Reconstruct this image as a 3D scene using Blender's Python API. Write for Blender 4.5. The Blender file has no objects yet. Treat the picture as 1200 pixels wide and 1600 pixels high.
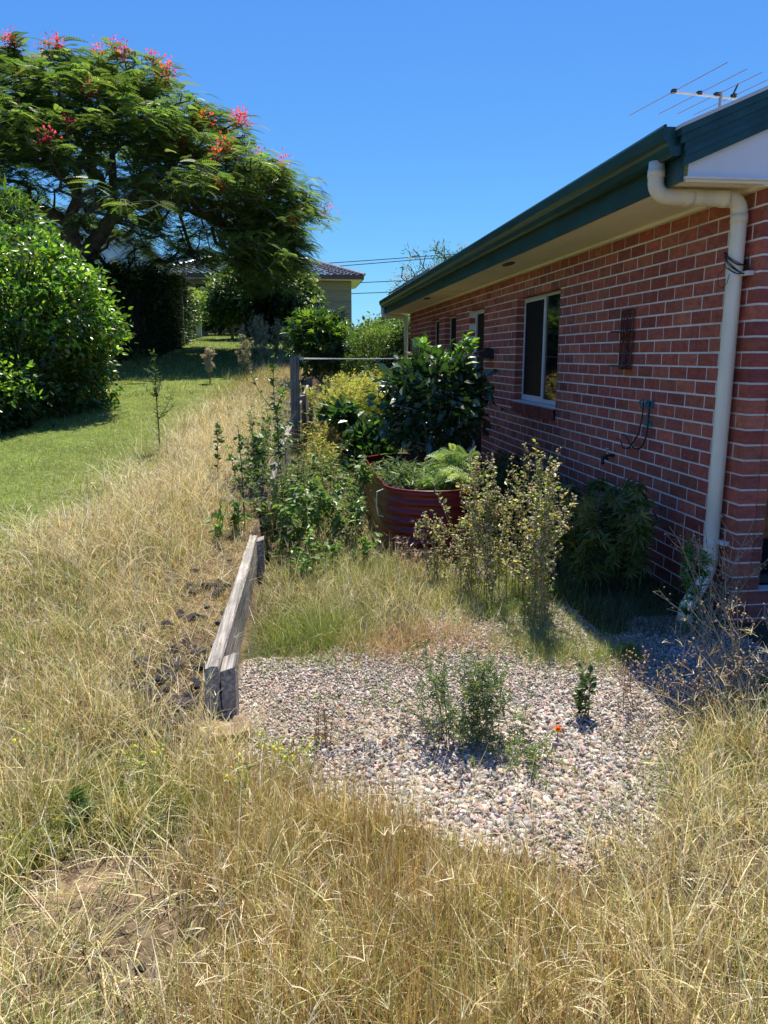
import bpy, math, random
import numpy as np
from mathutils import Vector, Matrix
R = math.radians
rng = np.random.default_rng(11)
scene = bpy.context.scene

# ------------------------------------------------------------------ camera, sky, sun, exposure
PITCH, YAW, EYE = R(11.43), R(6.84), 1.55
cd = bpy.data.cameras.new('camera'); cam = bpy.data.objects.new('camera', cd)
scene.collection.objects.link(cam); scene.camera = cam
cam.location = (0, 0, EYE); cam.rotation_euler = (R(90) - PITCH, 0, -YAW)
cd.sensor_fit = 'VERTICAL'; cd.sensor_height = 36.0; cd.lens = 36.0 * 1202 / 1600
cd.clip_start = 0.05; cd.clip_end = 2000
SUN_EL, SUN_AZ = R(66), R(14)              # azimuth measured from +Y towards +X
w = bpy.data.worlds.new('World'); scene.world = w; w.use_nodes = True
nt = w.node_tree; bg = nt.nodes['Background']
sky = nt.nodes.new('ShaderNodeTexSky'); sky.sky_type = 'NISHITA'; sky.sun_disc = False
sky.sun_elevation = SUN_EL; sky.sun_rotation = SUN_AZ
sky.air_density = 1.0; sky.dust_density = 0.0; sky.ozone_density = 1.0; sky.altitude = 50
sp_ = nt.nodes.new('ShaderNodeSeparateColor'); cb_ = nt.nodes.new('ShaderNodeCombineColor'); nt.links.new(sky.outputs['Color'], sp_.inputs[0])
for ch, (gain, pw_) in enumerate(((.225, .92), (.505, .863), (1.95, .40))):     # deepens the blue the way the photograph's camera rendered this sky
    a_ = nt.nodes.new('ShaderNodeMath'); a_.operation = 'POWER'; a_.inputs[1].default_value = pw_; nt.links.new(sp_.outputs[ch], a_.inputs[0])
    b_ = nt.nodes.new('ShaderNodeMath'); b_.operation = 'MULTIPLY'; b_.inputs[1].default_value = gain; nt.links.new(a_.outputs[0], b_.inputs[0]); nt.links.new(b_.outputs[0], cb_.inputs[ch])
nt.links.new(cb_.outputs[0], bg.inputs['Color']); bg.inputs['Strength'].default_value = 0.13
sl = bpy.data.lights.new('sun', 'SUN'); sun = bpy.data.objects.new('sun', sl); scene.collection.objects.link(sun)
sl.energy = 5.0; sl.angle = R(0.53); sl.color = (1.0, 0.93, 0.80)
sd = Vector((math.sin(SUN_AZ) * math.cos(SUN_EL), math.cos(SUN_AZ) * math.cos(SUN_EL), math.sin(SUN_EL)))
sun.rotation_euler = sd.to_track_quat('Z', 'Y').to_euler(); sun.location = (5, 10, 20)
scene.view_settings.view_transform = 'Standard'; scene.view_settings.look = 'None'
scene.view_settings.exposure = 0.85; scene.view_settings.gamma = 1.0
scene.cycles.max_bounces = 8; scene.cycles.diffuse_bounces = 5; scene.cycles.transmission_bounces = 4
scene.cycles.transparent_max_bounces = 4; scene.cycles.use_denoising = True; scene.cycles.caustics_reflective = False; scene.cycles.caustics_refractive = False

# ------------------------------------------------------------------ helpers
COL = scene.collection
def tag(o, label=None, cat=None, group=None, kind=None):
    if label: o['label'] = label
    if cat: o['category'] = cat
    if group: o['group'] = group
    if kind: o['kind'] = kind
    return o
def empty(name, loc=(0, 0, 0), rz=0, label=None, cat=None, group=None):
    o = bpy.data.objects.new(name, None); COL.objects.link(o); o.location = loc; o.rotation_euler.z = rz
    o.empty_display_size = 0.1
    return tag(o, label, cat, group)
class Acc:
    """collects vertices, faces and vertex colours, then links them as ONE mesh object"""
    def __init__(s): s.v, s.f, s.c, s.n = [], [], [], 0
    def add(s, V, F, C=None):
        V = np.asarray(V, dtype=np.float32).reshape(-1, 3); F = np.asarray(F, dtype=np.int32)
        s.v.append(V); s.f.append(F + s.n); s.n += len(V)
        if C is None: C = (0.5, 0.5, 0.5)
        C = np.asarray(C, dtype=np.float32)
        if C.ndim == 1: C = np.tile(C, (len(V), 1))
        s.c.append(C)
        return s
    def box(s, lo, hi, C=None, M=None):
        x0, y0, z0 = lo; x1, y1, z1 = hi
        V = np.array([(x0,y0,z0),(x1,y0,z0),(x1,y1,z0),(x0,y1,z0),(x0,y0,z1),(x1,y0,z1),(x1,y1,z1),(x0,y1,z1)], dtype=float)
        if M is not None: V = np.array([M @ Vector(p) for p in V])
        return s.add(V, [(0,3,2,1),(4,5,6,7),(0,1,5,4),(1,2,6,5),(2,3,7,6),(3,0,4,7)], C)
    def prism(s, poly, axis, a, b, C=None):
        """extrude a 2-D polygon along an axis: poly gives the two other coordinates in order"""
        n = len(poly); V = []
        for t in (a, b):
            for p, q in poly:
                V.append({'x': (t, p, q), 'y': (p, t, q), 'z': (p, q, t)}[axis])
        s.add(V, [(i, (i+1) % n, n+(i+1) % n, n+i) for i in range(n)], C); k = s.n - 2*n
        s.caps = getattr(s, 'caps', []) + [[k+i for i in range(n)][::-1], [k+n+i for i in range(n)]]
        return s
    def tube(s, pts, r, sides=8, C=None, cap=True):
        pts = [Vector(p) for p in pts]; n = len(pts)
        r = [r]*n if not hasattr(r, '__len__') else r
        V = []; up = None
        for i, p in enumerate(pts):
            t = (pts[min(i+1, n-1)] - pts[max(i-1, 0)]).normalized()
            if up is None: up = t.orthogonal().normalized()
            up = (up - t * up.dot(t)).normalized(); b = t.cross(up)
            for k in range(sides):
                a = 2*math.pi*k/sides; V.append(p + (up*math.cos(a) + b*math.sin(a))*r[i])
        F = [(i*sides+k, i*sides+(k+1) % sides, (i+1)*sides+(k+1) % sides, (i+1)*sides+k) for i in range(n-1) for k in range(sides)]
        k0 = s.n; s.add(V, F, C)
        if cap: s.caps = getattr(s, 'caps', []) + [[k0+k for k in range(sides)][::-1], [k0+(n-1)*sides+k for k in range(sides)]]
        return s
    def build(s, name, m, parent=None, smooth=False, origin=(0, 0, 0)):
        me = bpy.data.meshes.new(name)
        V = np.concatenate(s.v) - np.asarray(origin, dtype=np.float32); C = np.concatenate(s.c)
        sizes = []; idx = []
        for F in s.f:
            if len(F): sizes.append(np.full(len(F), F.shape[1], dtype=np.int32)); idx.append(F.ravel())
        for cp in getattr(s, 'caps', []): sizes.append(np.array([len(cp)], dtype=np.int32)); idx.append(np.array(cp, dtype=np.int32))
        sizes = np.concatenate(sizes); idx = np.concatenate(idx)
        me.vertices.add(len(V)); me.vertices.foreach_set('co', V.astype(np.float32).ravel())
        me.loops.add(len(idx)); me.loops.foreach_set('vertex_index', idx.astype(np.int32))
        me.polygons.add(len(sizes)); st = np.concatenate([[0], np.cumsum(sizes)[:-1]]).astype(np.int32)
        me.polygons.foreach_set('loop_start', st); me.polygons.foreach_set('loop_total', sizes)
        me.polygons.foreach_set('use_smooth', np.full(len(sizes), bool(smooth)))
        at = me.color_attributes.new('tint', 'FLOAT_COLOR', 'POINT')
        at.data.foreach_set('color', np.concatenate([C, np.ones((len(C), 1))], axis=1).astype(np.float32).ravel())
        me.update(calc_edges=True); me.validate()
        me.materials.append(m)
        o = bpy.data.objects.new(name, me); COL.objects.link(o); o.location = origin
        if parent: o.parent = parent
        return o
def norm(a): return a / np.maximum(np.linalg.norm(a, axis=-1, keepdims=True), 1e-9)
def basis(d, nrm):
    y = norm(d); x = norm(np.cross(y, nrm)); z = np.cross(x, y); return x, y, z
def scatter(acc, TV, TF, P, X, Y, Z, S, C):
    TV = np.asarray(TV, dtype=float); TF = np.asarray(TF); n, k = len(P), len(TV)
    S = np.asarray(S, dtype=float)
    if S.ndim == 1: S = S[:, None] * np.ones(3)
    L = TV[None] * S[:, None, :]
    V = P[:, None] + L[..., :1]*X[:, None] + L[..., 1:2]*Y[:, None] + L[..., 2:]*Z[:, None]
    F = (np.arange(n) * k)[:, None, None] + TF[None]
    acc.add(V.reshape(-1, 3), F.reshape(-1, TF.shape[1]), np.repeat(C, k, axis=0))
def rdir(n, up=0.0):
    d = rng.normal(size=(n, 3)); d[:, 2] += up; return norm(d)
def pal(n, cols, jit=0.15, p=None):
    cols = np.array(cols); c = cols[rng.choice(len(cols), n, p=p)]
    return np.clip(c * (1 + rng.normal(0, jit, (n, 1))) * (1 + rng.normal(0, jit*0.35, (n, 3))), 0.003, 0.95)
def sm(a, b, x):
    t = np.clip((np.asarray(x, dtype=float) - a) / (b - a), 0, 1); return t*t*(3 - 2*t)
_g = rng.random((64, 64))
def vnoise(x, y, s):
    x = np.asarray(x)/s + 100.; y = np.asarray(y)/s + 100.
    i = np.floor(x).astype(int); j = np.floor(y).astype(int); fx = x-i; fy = y-j
    fx = fx*fx*(3-2*fx); fy = fy*fy*(3-2*fy); g = lambda a, b: _g[a % 64, b % 64]
    return (g(i,j)*(1-fx)+g(i+1,j)*fx)*(1-fy) + (g(i,j+1)*(1-fx)+g(i+1,j+1)*fx)*fy

# ------------------------------------------------------------------ terrain
def xr(y):
    y = np.asarray(y, dtype=float)
    return np.where(y < 5.4, -.34 + .03*(y-3.07), -.27 + .072*(np.minimum(y, 30)-5.4))
def zleft(y):
    y = np.asarray(y, dtype=float)
    return .17*sm(2.2, 4, y) + .08*sm(4, 5, y) + .09*np.clip(y-4.8, 0, 15.2) + .055*np.clip(y-20, 0, 40)
def zright(y):
    y = np.asarray(y, dtype=float); return .04*np.clip(y-6, 0, 16) + .055*np.clip(y-22, 0, 38)
def ground(x, y):
    x = np.asarray(x, dtype=float); y = np.asarray(y, dtype=float)
    wd = np.where(y > 3, .02, .02+(3-y)*.6)
    k = 1 - sm(-wd, wd, x - xr(y))
    return zright(y) + (zleft(y)-zright(y))*k + 0.05*(vnoise(x, y, 0.9)-.5)*sm(3, 6, np.abs(x-1.2)+y*.6) + .02*(vnoise(x+7, y, .25)-.5)*np.where(x < xr(y), 1, .4)
def G(x, y, dz=0): return np.array([x, y, float(ground(x, y)) + dz])

# ------------------------------------------------------------------ materials
def mat(name, col=None, rough=0.6, spec=0.5, metal=0.0, attr=False, trans=0.0, noise=None, bump=None, coat=0.0, tmul=(1.3, 1.35, 0.7)):
    m = bpy.data.materials.new(name); m.use_nodes = True; nt = m.node_tree; N = nt.nodes; L = nt.links
    b = N['Principled BSDF']; b.inputs['Roughness'].default_value = rough
    b.inputs['Specular IOR Level'].default_value = spec; b.inputs['Metallic'].default_value = metal
    b.inputs['Coat Weight'].default_value = coat
    src = None
    if attr:
        a = N.new('ShaderNodeAttribute'); a.attribute_name = 'tint'; src = a.outputs['Color']
    else:
        a = N.new('ShaderNodeRGB'); a.outputs[0].default_value = (*col, 1); src = a.outputs[0]
    tc = N.new('ShaderNodeTexCoord')
    if noise:
        for sc, lo, hi, det in noise:
            nz = N.new('ShaderNodeTexNoise'); nz.inputs['Detail'].default_value = det
            mp = N.new('ShaderNodeMapping'); L.new(tc.outputs['Object'], mp.inputs[0])
            mp.inputs['Scale'].default_value = sc if hasattr(sc, '__len__') else (sc, sc, sc)
            nz.inputs['Scale'].default_value = 1.0; L.new(mp.outputs[0], nz.inputs['Vector'])
            mr = N.new('ShaderNodeMapRange'); mr.inputs['From Min'].default_value = .3; mr.inputs['From Max'].default_value = .7
            mr.inputs['To Min'].default_value = lo; mr.inputs['To Max'].default_value = hi
            L.new(nz.outputs['Fac'], mr.inputs['Value'])
            mx = N.new('ShaderNodeVectorMath'); mx.operation = 'SCALE'; L.new(src, mx.inputs[0]); L.new(mr.outputs[0], mx.inputs['Scale']); src = mx.outputs[0]
    L.new(src, b.inputs['Base Color'])
    if bump:
        sc, st, ds = bump
        nz = N.new('ShaderNodeTexNoise'); nz.inputs['Detail'].default_value = 6; nz.inputs['Scale'].default_value = 1
        mp = N.new('ShaderNodeMapping'); L.new(tc.outputs['Object'], mp.inputs[0]); mp.inputs['Scale'].default_value = sc if hasattr(sc, '__len__') else (sc, sc, sc)
        L.new(mp.outputs[0], nz.inputs['Vector'])
        bp = N.new('ShaderNodeBump'); bp.inputs['Strength'].default_value = st; bp.inputs['Distance'].default_value = ds
        L.new(nz.outputs['Fac'], bp.inputs['Height']); L.new(bp.outputs[0], b.inputs['Normal'])
    if trans > 0:
        t = N.new('ShaderNodeBsdfTranslucent'); mm = N.new('ShaderNodeVectorMath'); mm.operation = 'MULTIPLY'
        L.new(src, mm.inputs[0]); mm.inputs[1].default_value = tmul; L.new(mm.outputs[0], t.inputs['Color'])
        mx = N.new('ShaderNodeMixShader'); mx.inputs[0].default_value = trans
        L.new(b.outputs[0], mx.inputs[1]); L.new(t.outputs[0], mx.inputs[2]); L.new(mx.outputs[0], N['Material Output'].inputs['Surface'])
    return m
M = {}
M['leaf'] = mat('leaf', attr=True, rough=.42, spec=.45, trans=.42)
M['gloss'] = mat('glossy leaf', attr=True, rough=.3, spec=.5, trans=.42)
M['frond'] = mat('feathery leaf', attr=True, rough=.5, spec=.3, trans=.45)
M['grass'] = mat('grass', attr=True, rough=.45, spec=.4, trans=.3, tmul=(1.25, 1.15, .8))
M['waxy'] = mat('waxy leaf', attr=True, rough=.36, spec=1.0, coat=.35, trans=.22)
M['screen'] = mat('dark insect screen', (.008, .009, .011), rough=.5, spec=.12, noise=[(40, .7, 1.3, 2)])
M['petal'] = mat('petal', attr=True, rough=.6, spec=.2, trans=.5, tmul=(1.2, 1, 1))
M['stem'] = mat('stem', attr=True, rough=.7, spec=.25)
M['bark'] = mat('bark', (.11, .085, .065), rough=.85, spec=.2, noise=[(6, .6, 1.5, 6)], bump=(25, .6, .02))
M['brick'] = mat('fired brick', attr=True, rough=.8, spec=.3, noise=[((9, 14, 30), .78, 1.22, 5), (60, .85, 1.15, 3), (1.1, .84, 1.1, 4)], bump=(140, .35, .003))
M['mortar'] = mat('cream mortar', (.80, .75, .66), rough=.95, spec=.1, noise=[(1.6, .78, 1.06, 5), (80, .85, 1.1, 3)], bump=(120, .5, .004))
M['white'] = mat('white paint', (.82, .80, .75), rough=.45, noise=[(2.5, .92, 1.04, 5)])
M['soffit'] = mat('cream soffit board', (.84, .79, .66), rough=.7, noise=[(1.2, .9, 1.05, 4), ((20, 3, 20), .96, 1.03, 3)])
M['pipe'] = mat('cream plastic pipe', (.83, .76, .57), rough=.42, noise=[((14, 14, 1.2), .84, 1.05, 6), (2.5, .88, 1.05, 4)])
M['green'] = mat('dark green painted steel', (.008, .045, .042), rough=.32, spec=.5, noise=[((8, 1.5, 8), .7, 1.4, 6), ((60, 4, 10), .85, 1.25, 4)])
M['alu'] = mat('cream powder coated aluminium', (.72, .70, .64), rough=.4, noise=[(3, .94, 1.03, 3)])
M['roof'] = mat('light roof sheet', (.62, .62, .6), rough=.5, noise=[(2, .9, 1.05, 4)])
M['darkmetal'] = mat('dark metal', (.02, .02, .022), rough=.4, noise=[(20, .7, 1.3, 3)])
M['rust'] = mat('rusty brown iron', (.09, .022, .018), rough=.65, noise=[(30, .6, 1.5, 5)], bump=(80, .4, .003))
M['galv'] = mat('grey aluminium tube', (.42, .42, .42), rough=.35, metal=.7, noise=[(10, .8, 1.1, 3)])
M['redrod'] = mat('thin reddish rod', (.2, .07, .09), rough=.4, noise=[(10, .8, 1.2, 2)])
M['teal'] = mat('teal plastic', (.03, .16, .2), rough=.45, noise=[(30, .8, 1.3, 3)])
M['hose'] = mat('black hose', (.015, .017, .02), rough=.5, noise=[(30, .7, 1.4, 3)])
M['wood'] = mat('weathered grey timber', (.30, .275, .24), rough=.85, spec=.2, noise=[((55, 2.2, 55), .45, 1.5, 8), ((5, 5, 5), .7, 1.25, 6)], bump=((90, 3, 90), .9, .012))
M['postwood'] = mat('weathered post timber', (.15, .14, .12), rough=.85, spec=.2, noise=[((60, 60, 2), .5, 1.5, 8), (6, .7, 1.3, 5)], bump=((90, 90, 3), .8, .01))
M['sandwood'] = mat('tan offcut timber', (.25, .18, .11), rough=.9, spec=.2, noise=[((40, 6, 40), .6, 1.3, 7), (9, .7, 1.25, 5)], bump=((60, 8, 60), .8, .01))
M['bed'] = mat('red brown corrugated steel', (.14, .014, .013), rough=.36, spec=.35, coat=.08, noise=[((4, 4, 9), .7, 1.35, 5)])
M['soil'] = mat('potting soil', (.035, .025, .018), rough=.95, noise=[(30, .5, 1.6, 6)], bump=(60, 1, .03))
M['stone'] = mat('pebble', attr=True, rough=.6, spec=.35, noise=[(90, .8, 1.2, 4)])
M['rock'] = mat('dark basalt rock', attr=True, rough=.85, spec=.25, noise=[(25, .6, 1.5, 6)], bump=(50, .9, .01))
M['cord'] = mat('white clothesline cord', (.7, .7, .66), rough=.6, noise=[(30, .9, 1.05, 2)])
M['wire'] = mat('overhead wire', (.05, .06, .08), rough=.6, noise=[(1, .9, 1.1, 2)])
M['tile'] = mat('grey roof tile', attr=True, rough=.3, spec=.6, noise=[(6, .8, 1.25, 4)])
M['tanbrick'] = mat('tan brickwork', attr=True, rough=.9, spec=.2, noise=[((3, 3, 30), .85, 1.12, 4)])
M['redtrim'] = mat('red brown gutter', (.16, .05, .04), rough=.5, noise=[(3, .85, 1.15, 3)])
M['fibro'] = mat('off white wall sheet', (.62, .66, .68), rough=.7, noise=[(2, .9, 1.05, 4)])
M['shed'] = mat('dark green ribbed steel', (.015, .03, .03), rough=.5, noise=[(2, .8, 1.2, 4)])
M['tan'] = mat('tan painted panel', (.34, .3, .2), rough=.7, noise=[(3, .85, 1.1, 4)])
M['darkglass'] = mat('dark window glass', (.006, .008, .010), rough=.03, spec=.9, noise=[(1.0, .7, 1.3, 2)])
M['curtain'] = mat('pale curtain', (.4, .44, .45), rough=.8, noise=[((14, 14, 1), .7, 1.15, 3)])
M['concrete'] = mat('grey concrete', (.33, .31, .28), rough=.9, noise=[(5, .75, 1.15, 6)], bump=(40, .6, .006))

# ground material: real surface colours per vertex, broken up by noise
M['ground'] = mat('ground', attr=True, rough=.95, spec=.1, noise=[(3, .8, 1.2, 6), (28, .6, 1.4, 6)], bump=(22, 1, .03))

# ------------------------------------------------------------------ zones of the yard (world metres)
GB = np.array([(-.6, 3.4), (-.32, 2.95), (0, 2.72), (.49, 2.3), (.85, 2.12), (1.1, 2.14), (1.25, 2.45), (1.55, 2.78), (2.5, 2.88)])
def front_edge(x): return np.interp(x, GB[:, 0], GB[:, 1])        # nearer than this: tall dry grass
def lawn_edge(y): return np.interp(y, [3, 5.0, 7.36, 9, 12.4, 16.6, 24, 40], [-3.4, -1.85, -1.3, -1.2, -1.1, -.75, -.2, .5])
def is_gravel(x, y):
    a = (x > xr(y)+.05) & (x < 2.5) & (y > front_edge(x)-.12) & (y < np.where(x < .78, 3.75+.35*vnoise(x, y, .3), 4.5+.3*vnoise(x, y, .5))) & ((y < 3.9+.35*vnoise(x+3, y, .3)) | (x < 1.72))
    path = (x > 1.02) & (x < 1.42) & (y >= 4.3) & (y < 5.4)
    return a | path
def ground_colour(x, y):
    n = vnoise(x, y, .35)[:, None]; n2 = vnoise(x+30, y+9, 1.3)[:, None]
    straw = np.array([.17, .125, .07]); soil = np.array([.07, .053, .04]); lawn = np.array([.12, .17, .034]); grav = np.array([.3, .26, .225])
    c = soil*(1-n) + straw*n
    c = c*(1-.5*np.exp(-(((x+.58)/.3)**2+((y-3.3)/.6)**2)))[:, None]      # dark stony soil beside the plank
    c = c + np.array([.20, .13, .085])*(.55*np.exp(-(((x+.62)/.2)**2+((y-2.12)/.1)**2))*np.clip(2*vnoise(x, y, .07)-.3, 0, 1))[:, None]      # pale bare patch of earth
    k = (1 - sm(-.25, .35, x - lawn_edge(y)))[:, None]*(y > 3.0)[:, None]
    lw = lawn*(1-n2*.45) + np.array([.2, .18, .06])*n2*.45
    c = c*(1-k) + lw*k
    rt = ((x > xr(y)+.05) & (y > 3.7))[:, None]
    c = np.where(rt, np.array([.06, .055, .032])*(.7+.6*n), c)
    far = sm(17, 22, y)[:, None]; c = c*(1-far) + lawn*far
    g = is_gravel(x, y)[:, None]; c = np.where(g, grav*(.8+.4*n), c)
    return c
us = np.concatenate([-np.geomspace(900, 12, 18), np.linspace(-11.5, -3, 60)[:-1], np.linspace(-3, -.06, 90), [-.022, 0, .022], np.linspace(.06, 3.2, 100), np.linspace(3.5, 12, 20), np.geomspace(14, 900, 18)])
vs = np.concatenate([-np.geomspace(60, .8, 12), np.linspace(-.5, .9, 8), np.linspace(1, 9, 220), np.linspace(9.1, 22, 140), np.linspace(22.5, 60, 60), np.geomspace(65, 1500, 22)])
U, Vv = np.meshgrid(us, vs); XX = U + xr(np.maximum(Vv, 0)) * np.exp(-(U/4)**2); YY = Vv
ZZ = ground(XX, YY)
a = Acc(); nx, ny = len(us), len(vs)
ii, jj = np.meshgrid(np.arange(nx-1), np.arange(ny-1)); q = (jj*nx+ii).ravel()
P = np.stack([XX.ravel(), YY.ravel(), ZZ.ravel()], 1)
a.add(P, np.stack([q, q+1, q+1+nx, q+nx], 1), ground_colour(P[:, 0], P[:, 1]))
tag(a.build('ground', M['ground'], smooth=True), kind='structure')

# ------------------------------------------------------------------ the brick house
WX, TH, Z0, ZT = 2.54, .11, -.1, 2.45
Y0, Y1 = 4.06, 16.53
house = empty('brick_house', (WX, Y0, 0), label='red brick house with cream mortar, cream soffit and dark green gutter', cat='house')
def H(acc, name, m, smooth=False, parent=None):
    o = acc.build(name, M[m], None, smooth); o.parent = parent or house
    if parent is None: o.matrix_parent_inverse = Matrix.Translation((-WX, -Y0, 0))
    return o
SIDE = [(7.25, 8.66, 1.07, 2.19), (10.15, 11.0, .12, 2.19), (11.9, 12.76, 1.3, 2.19), (13.3, 14.05, 1.3, 2.19)]   # openings y0,y1,z0,z1
PIT = math.tan(R(23.3))
def brick_cols(n):
    return pal(n, [(.33, .088, .056), (.37, .104, .064), (.30, .078, .053), (.39, .122, .072), (.28, .080, .060), (.34, .094, .060)], .09)
def courses(u0, u1, openings, place, acc, off0=0.0, end_u=None):
    """lays courses of separate bricks between u0 and u1, skipping openings; place(ulo,uhi,zlo,zhi) adds one brick"""
    z, row = .03 - .086*2, 0
    while z < ZT - .02:
        zt = min(z + .076, ZT)
        cuts = [(u0, u1)]
        for (a0, a1, b0, b1) in openings:
            if z + .03 > b0 and z + .03 < b1:
                new = []
                for s, e in cuts:
                    if a1 <= s or a0 >= e: new.append((s, e)); continue
                    if a0 > s: new.append((s, a0))
                    if a1 < e: new.append((a1, e))
                cuts = new
        for s, e in cuts:
            k = math.floor((s - off0 - (row % 2)*.12)/.24); u = off0 + (row % 2)*.12 + k*.24
            while u < e:
                lo, hi = max(u, s), min(u + .23, e)
                if hi - lo > .018: place(lo, hi, z, zt)
                u += .24
        z += .086; row += 1
bk = Acc(); bs = []
courses(Y0, Y1, SIDE, lambda a, b, c, d: bs.append((a, b, c, d)), bk, Y0)
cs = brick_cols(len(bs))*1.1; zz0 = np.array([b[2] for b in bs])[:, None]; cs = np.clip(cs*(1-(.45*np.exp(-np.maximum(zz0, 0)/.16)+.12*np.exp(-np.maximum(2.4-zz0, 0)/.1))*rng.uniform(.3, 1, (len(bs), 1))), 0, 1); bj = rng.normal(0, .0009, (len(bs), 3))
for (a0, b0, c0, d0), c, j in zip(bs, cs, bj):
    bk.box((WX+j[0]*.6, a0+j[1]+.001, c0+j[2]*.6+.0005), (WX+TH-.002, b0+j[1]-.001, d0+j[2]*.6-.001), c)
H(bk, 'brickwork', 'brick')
mo = Acc()                                                              # mortar: recessed 4 mm, cut round the openings
ycuts = sorted({Y0+.004, Y1-.004} | {v+(.004 if k else -.004) for o in SIDE for k, v in enumerate(o[:2])})
for s, e in zip(ycuts[:-1], ycuts[1:]):
    op = [o for o in SIDE if o[0]-.01 < s and o[1]+.01 > e]
    if op: o = op[0]; rs = [(-.3, o[2]-.004), (o[3]+.004, ZT)]
    else: rs = [(-.3, ZT)]
    for z0, z1 in rs: mo.box((WX+.0018, s, z0), (WX+TH-.006, e, z1))
H(mo, 'mortar', 'mortar')
# gable end wall: half a brick return, then an opening with a dark sliding door
GOP = [(2.71, 4.6, .2, 2.17)]
gb = Acc(); bs = []
courses(WX+TH, 8.0, GOP, lambda a, b, c, d: bs.append((a, b, c, d)), gb, WX+TH-.12)
for row in range(40):                                                    # corner return faces
    z = .03-.172+row*.086
    if z < ZT-.02: pass
for (a0, b0, c0, d0), c in zip(bs, brick_cols(len(bs))): gb.box((a0, Y0+.001, c0), (b0, Y0+TH, d0), c)
H(gb, 'brickwork', 'brick')
gm = Acc(); gm.box((WX+TH, Y0+.005, -.3), (2.706, Y0+TH-.006, ZT)); gm.box((2.706, Y0+.005, -.3), (4.604, Y0+TH-.006, .196))
gm.box((2.706, Y0+.005, 2.174), (4.604, Y0+TH-.006, ZT)); gm.box((4.604, Y0+.005, -.3), (8.0, Y0+TH-.006, ZT)); H(gm, 'mortar', 'mortar')
d = Acc(); d.box((2.71, Y0+.13, .2), (2.76, Y0+.17, 2.17)); d.box((4.55, Y0+.13, .2), (4.6, Y0+.17, 2.17)); d.box((2.76, Y0+.13, .2), (4.55, Y0+.17, .25)); d.box((2.76, Y0+.13, 2.12), (4.55, Y0+.17, 2.17)); d.box((3.6, Y0+.13, .25), (3.66, Y0+.17, 2.12))
dr = H(d, 'sliding_door', 'darkmetal'); H(Acc().box((2.76, Y0+.145, .25), (4.55, Y0+.155, 2.12)), 'pane', 'darkglass', parent=dr)
H(Acc().box((WX+.5, Y1-.3, -.3), (8, Y1-.19, ZT)).box((7.89, Y0+TH+.01, -.3), (8.0, Y1-.31, ZT)), 'wall', 'tanbrick')   # back walls
# dark interior so that the panes have depth behind them
def window(y0, y1, z0, z1, mull=None, name='window', sill=True):
    fx0, fx1 = WX+.088, WX+.108; fr = Acc(); t = .04
    fr.box((fx0, y0, z0), (fx1, y0+t, z1)); fr.box((fx0, y1-t, z0), (fx1, y1, z1))
    fr.box((fx0, y0+t, z0), (fx1, y1-t, z0+t)); fr.box((fx0, y0+t, z1-t*.9), (fx1, y1-t, z1))
    f = H(fr, name, 'alu')
    if mull:
        mb = Acc(); mb.box((fx0-.008, mull-.024, z0+t), (fx1-.004, mull+.024, z1-t*.9)); mb.box((fx0+.003, mull+.024, z0+t), (fx1-.005, y1-t, z0+t+.02)); mb.box((fx0+.003, mull+.024, z1-t*.9-.02), (fx1-.005, y1-t, z1-t*.9))
        H(mb, 'sash', 'alu', parent=f)
        H(Acc().box((fx0+.008, y0+t, z0+t), (fx0+.012, mull-.024, z1-t*.9)), 'pane', 'darkglass', parent=f)
        H(Acc().box((fx0+.006, mull+.024, z0+t+.02), (fx0+.010, y1-t, z1-t*.9-.02)), 'fly_screen', 'screen', parent=f)
    else: H(Acc().box((fx0+.006, y0+t, z0+t), (fx0+.010, y1-t, z1-t*.9)), 'fly_screen', 'screen', parent=f)
    if sill:                                                            # sloping row of bricks on edge
        sb = Acc(); y = y0 - .0
        ca, sa = math.cos(R(15)), math.sin(R(15)); k = 0
        while y < y1 - .02:
            ye = min(y+.076, y1); c = brick_cols(1)[0]*np.array([.8, .8, .95])
            prof = [(WX-.04, z0-.11), (WX-.012, z0-.02+.0), (WX+.10, z0+.002), (WX+.10, z0-.1), (WX+.02, z0-.11)]
            prof = [(WX-.045, z0-.03), (WX+.095, z0-.003), (WX+.095, z0-.11), (WX-.02, z0-.135)]
            n0 = sb.n; V = [(p, yy, q) for yy in (y, ye) for p, q in prof]
            sb.add(V, [(0,1,5,4),(1,2,6,5),(2,3,7,6),(3,0,4,7),(3,2,1,0),(4,5,6,7)], c); y += .086
        so = H(sb, 'sill', 'brick', parent=f)
        H(Acc().box((WX-.015, y0, z0-.122), (WX+.085, y1, z0-.022)), 'sill_mortar', 'mortar', parent=so)
window(*SIDE[0], mull=7.93)
window(*SIDE[2]); window(*SIDE[3])
y0, y1, z0, z1 = SIDE[1]
da = Acc(); t = .06; da.box((WX+.085, y0, z0), (WX+.135, y0+t, z1)); da.box((WX+.085, y1-t, z0), (WX+.135, y1, z1)); da.box((WX+.085, y0+t, z1-t), (WX+.135, y1-t, z1)); da.box((WX+.085, y0+t, z0), (WX+.135, y1-t, z0+.08))
dd = H(da, 'glass_door', 'alu'); H(Acc().box((WX+.105, y0+t, z0+.08), (WX+.111, y1-t, z1-t)), 'fly_screen', 'screen', parent=dd)
H(Acc().box((WX+.07, y1-t-.04, 1.05), (WX+.085, y1-t-.015, 1.2)), 'handle', 'darkmetal', parent=dd)
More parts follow.
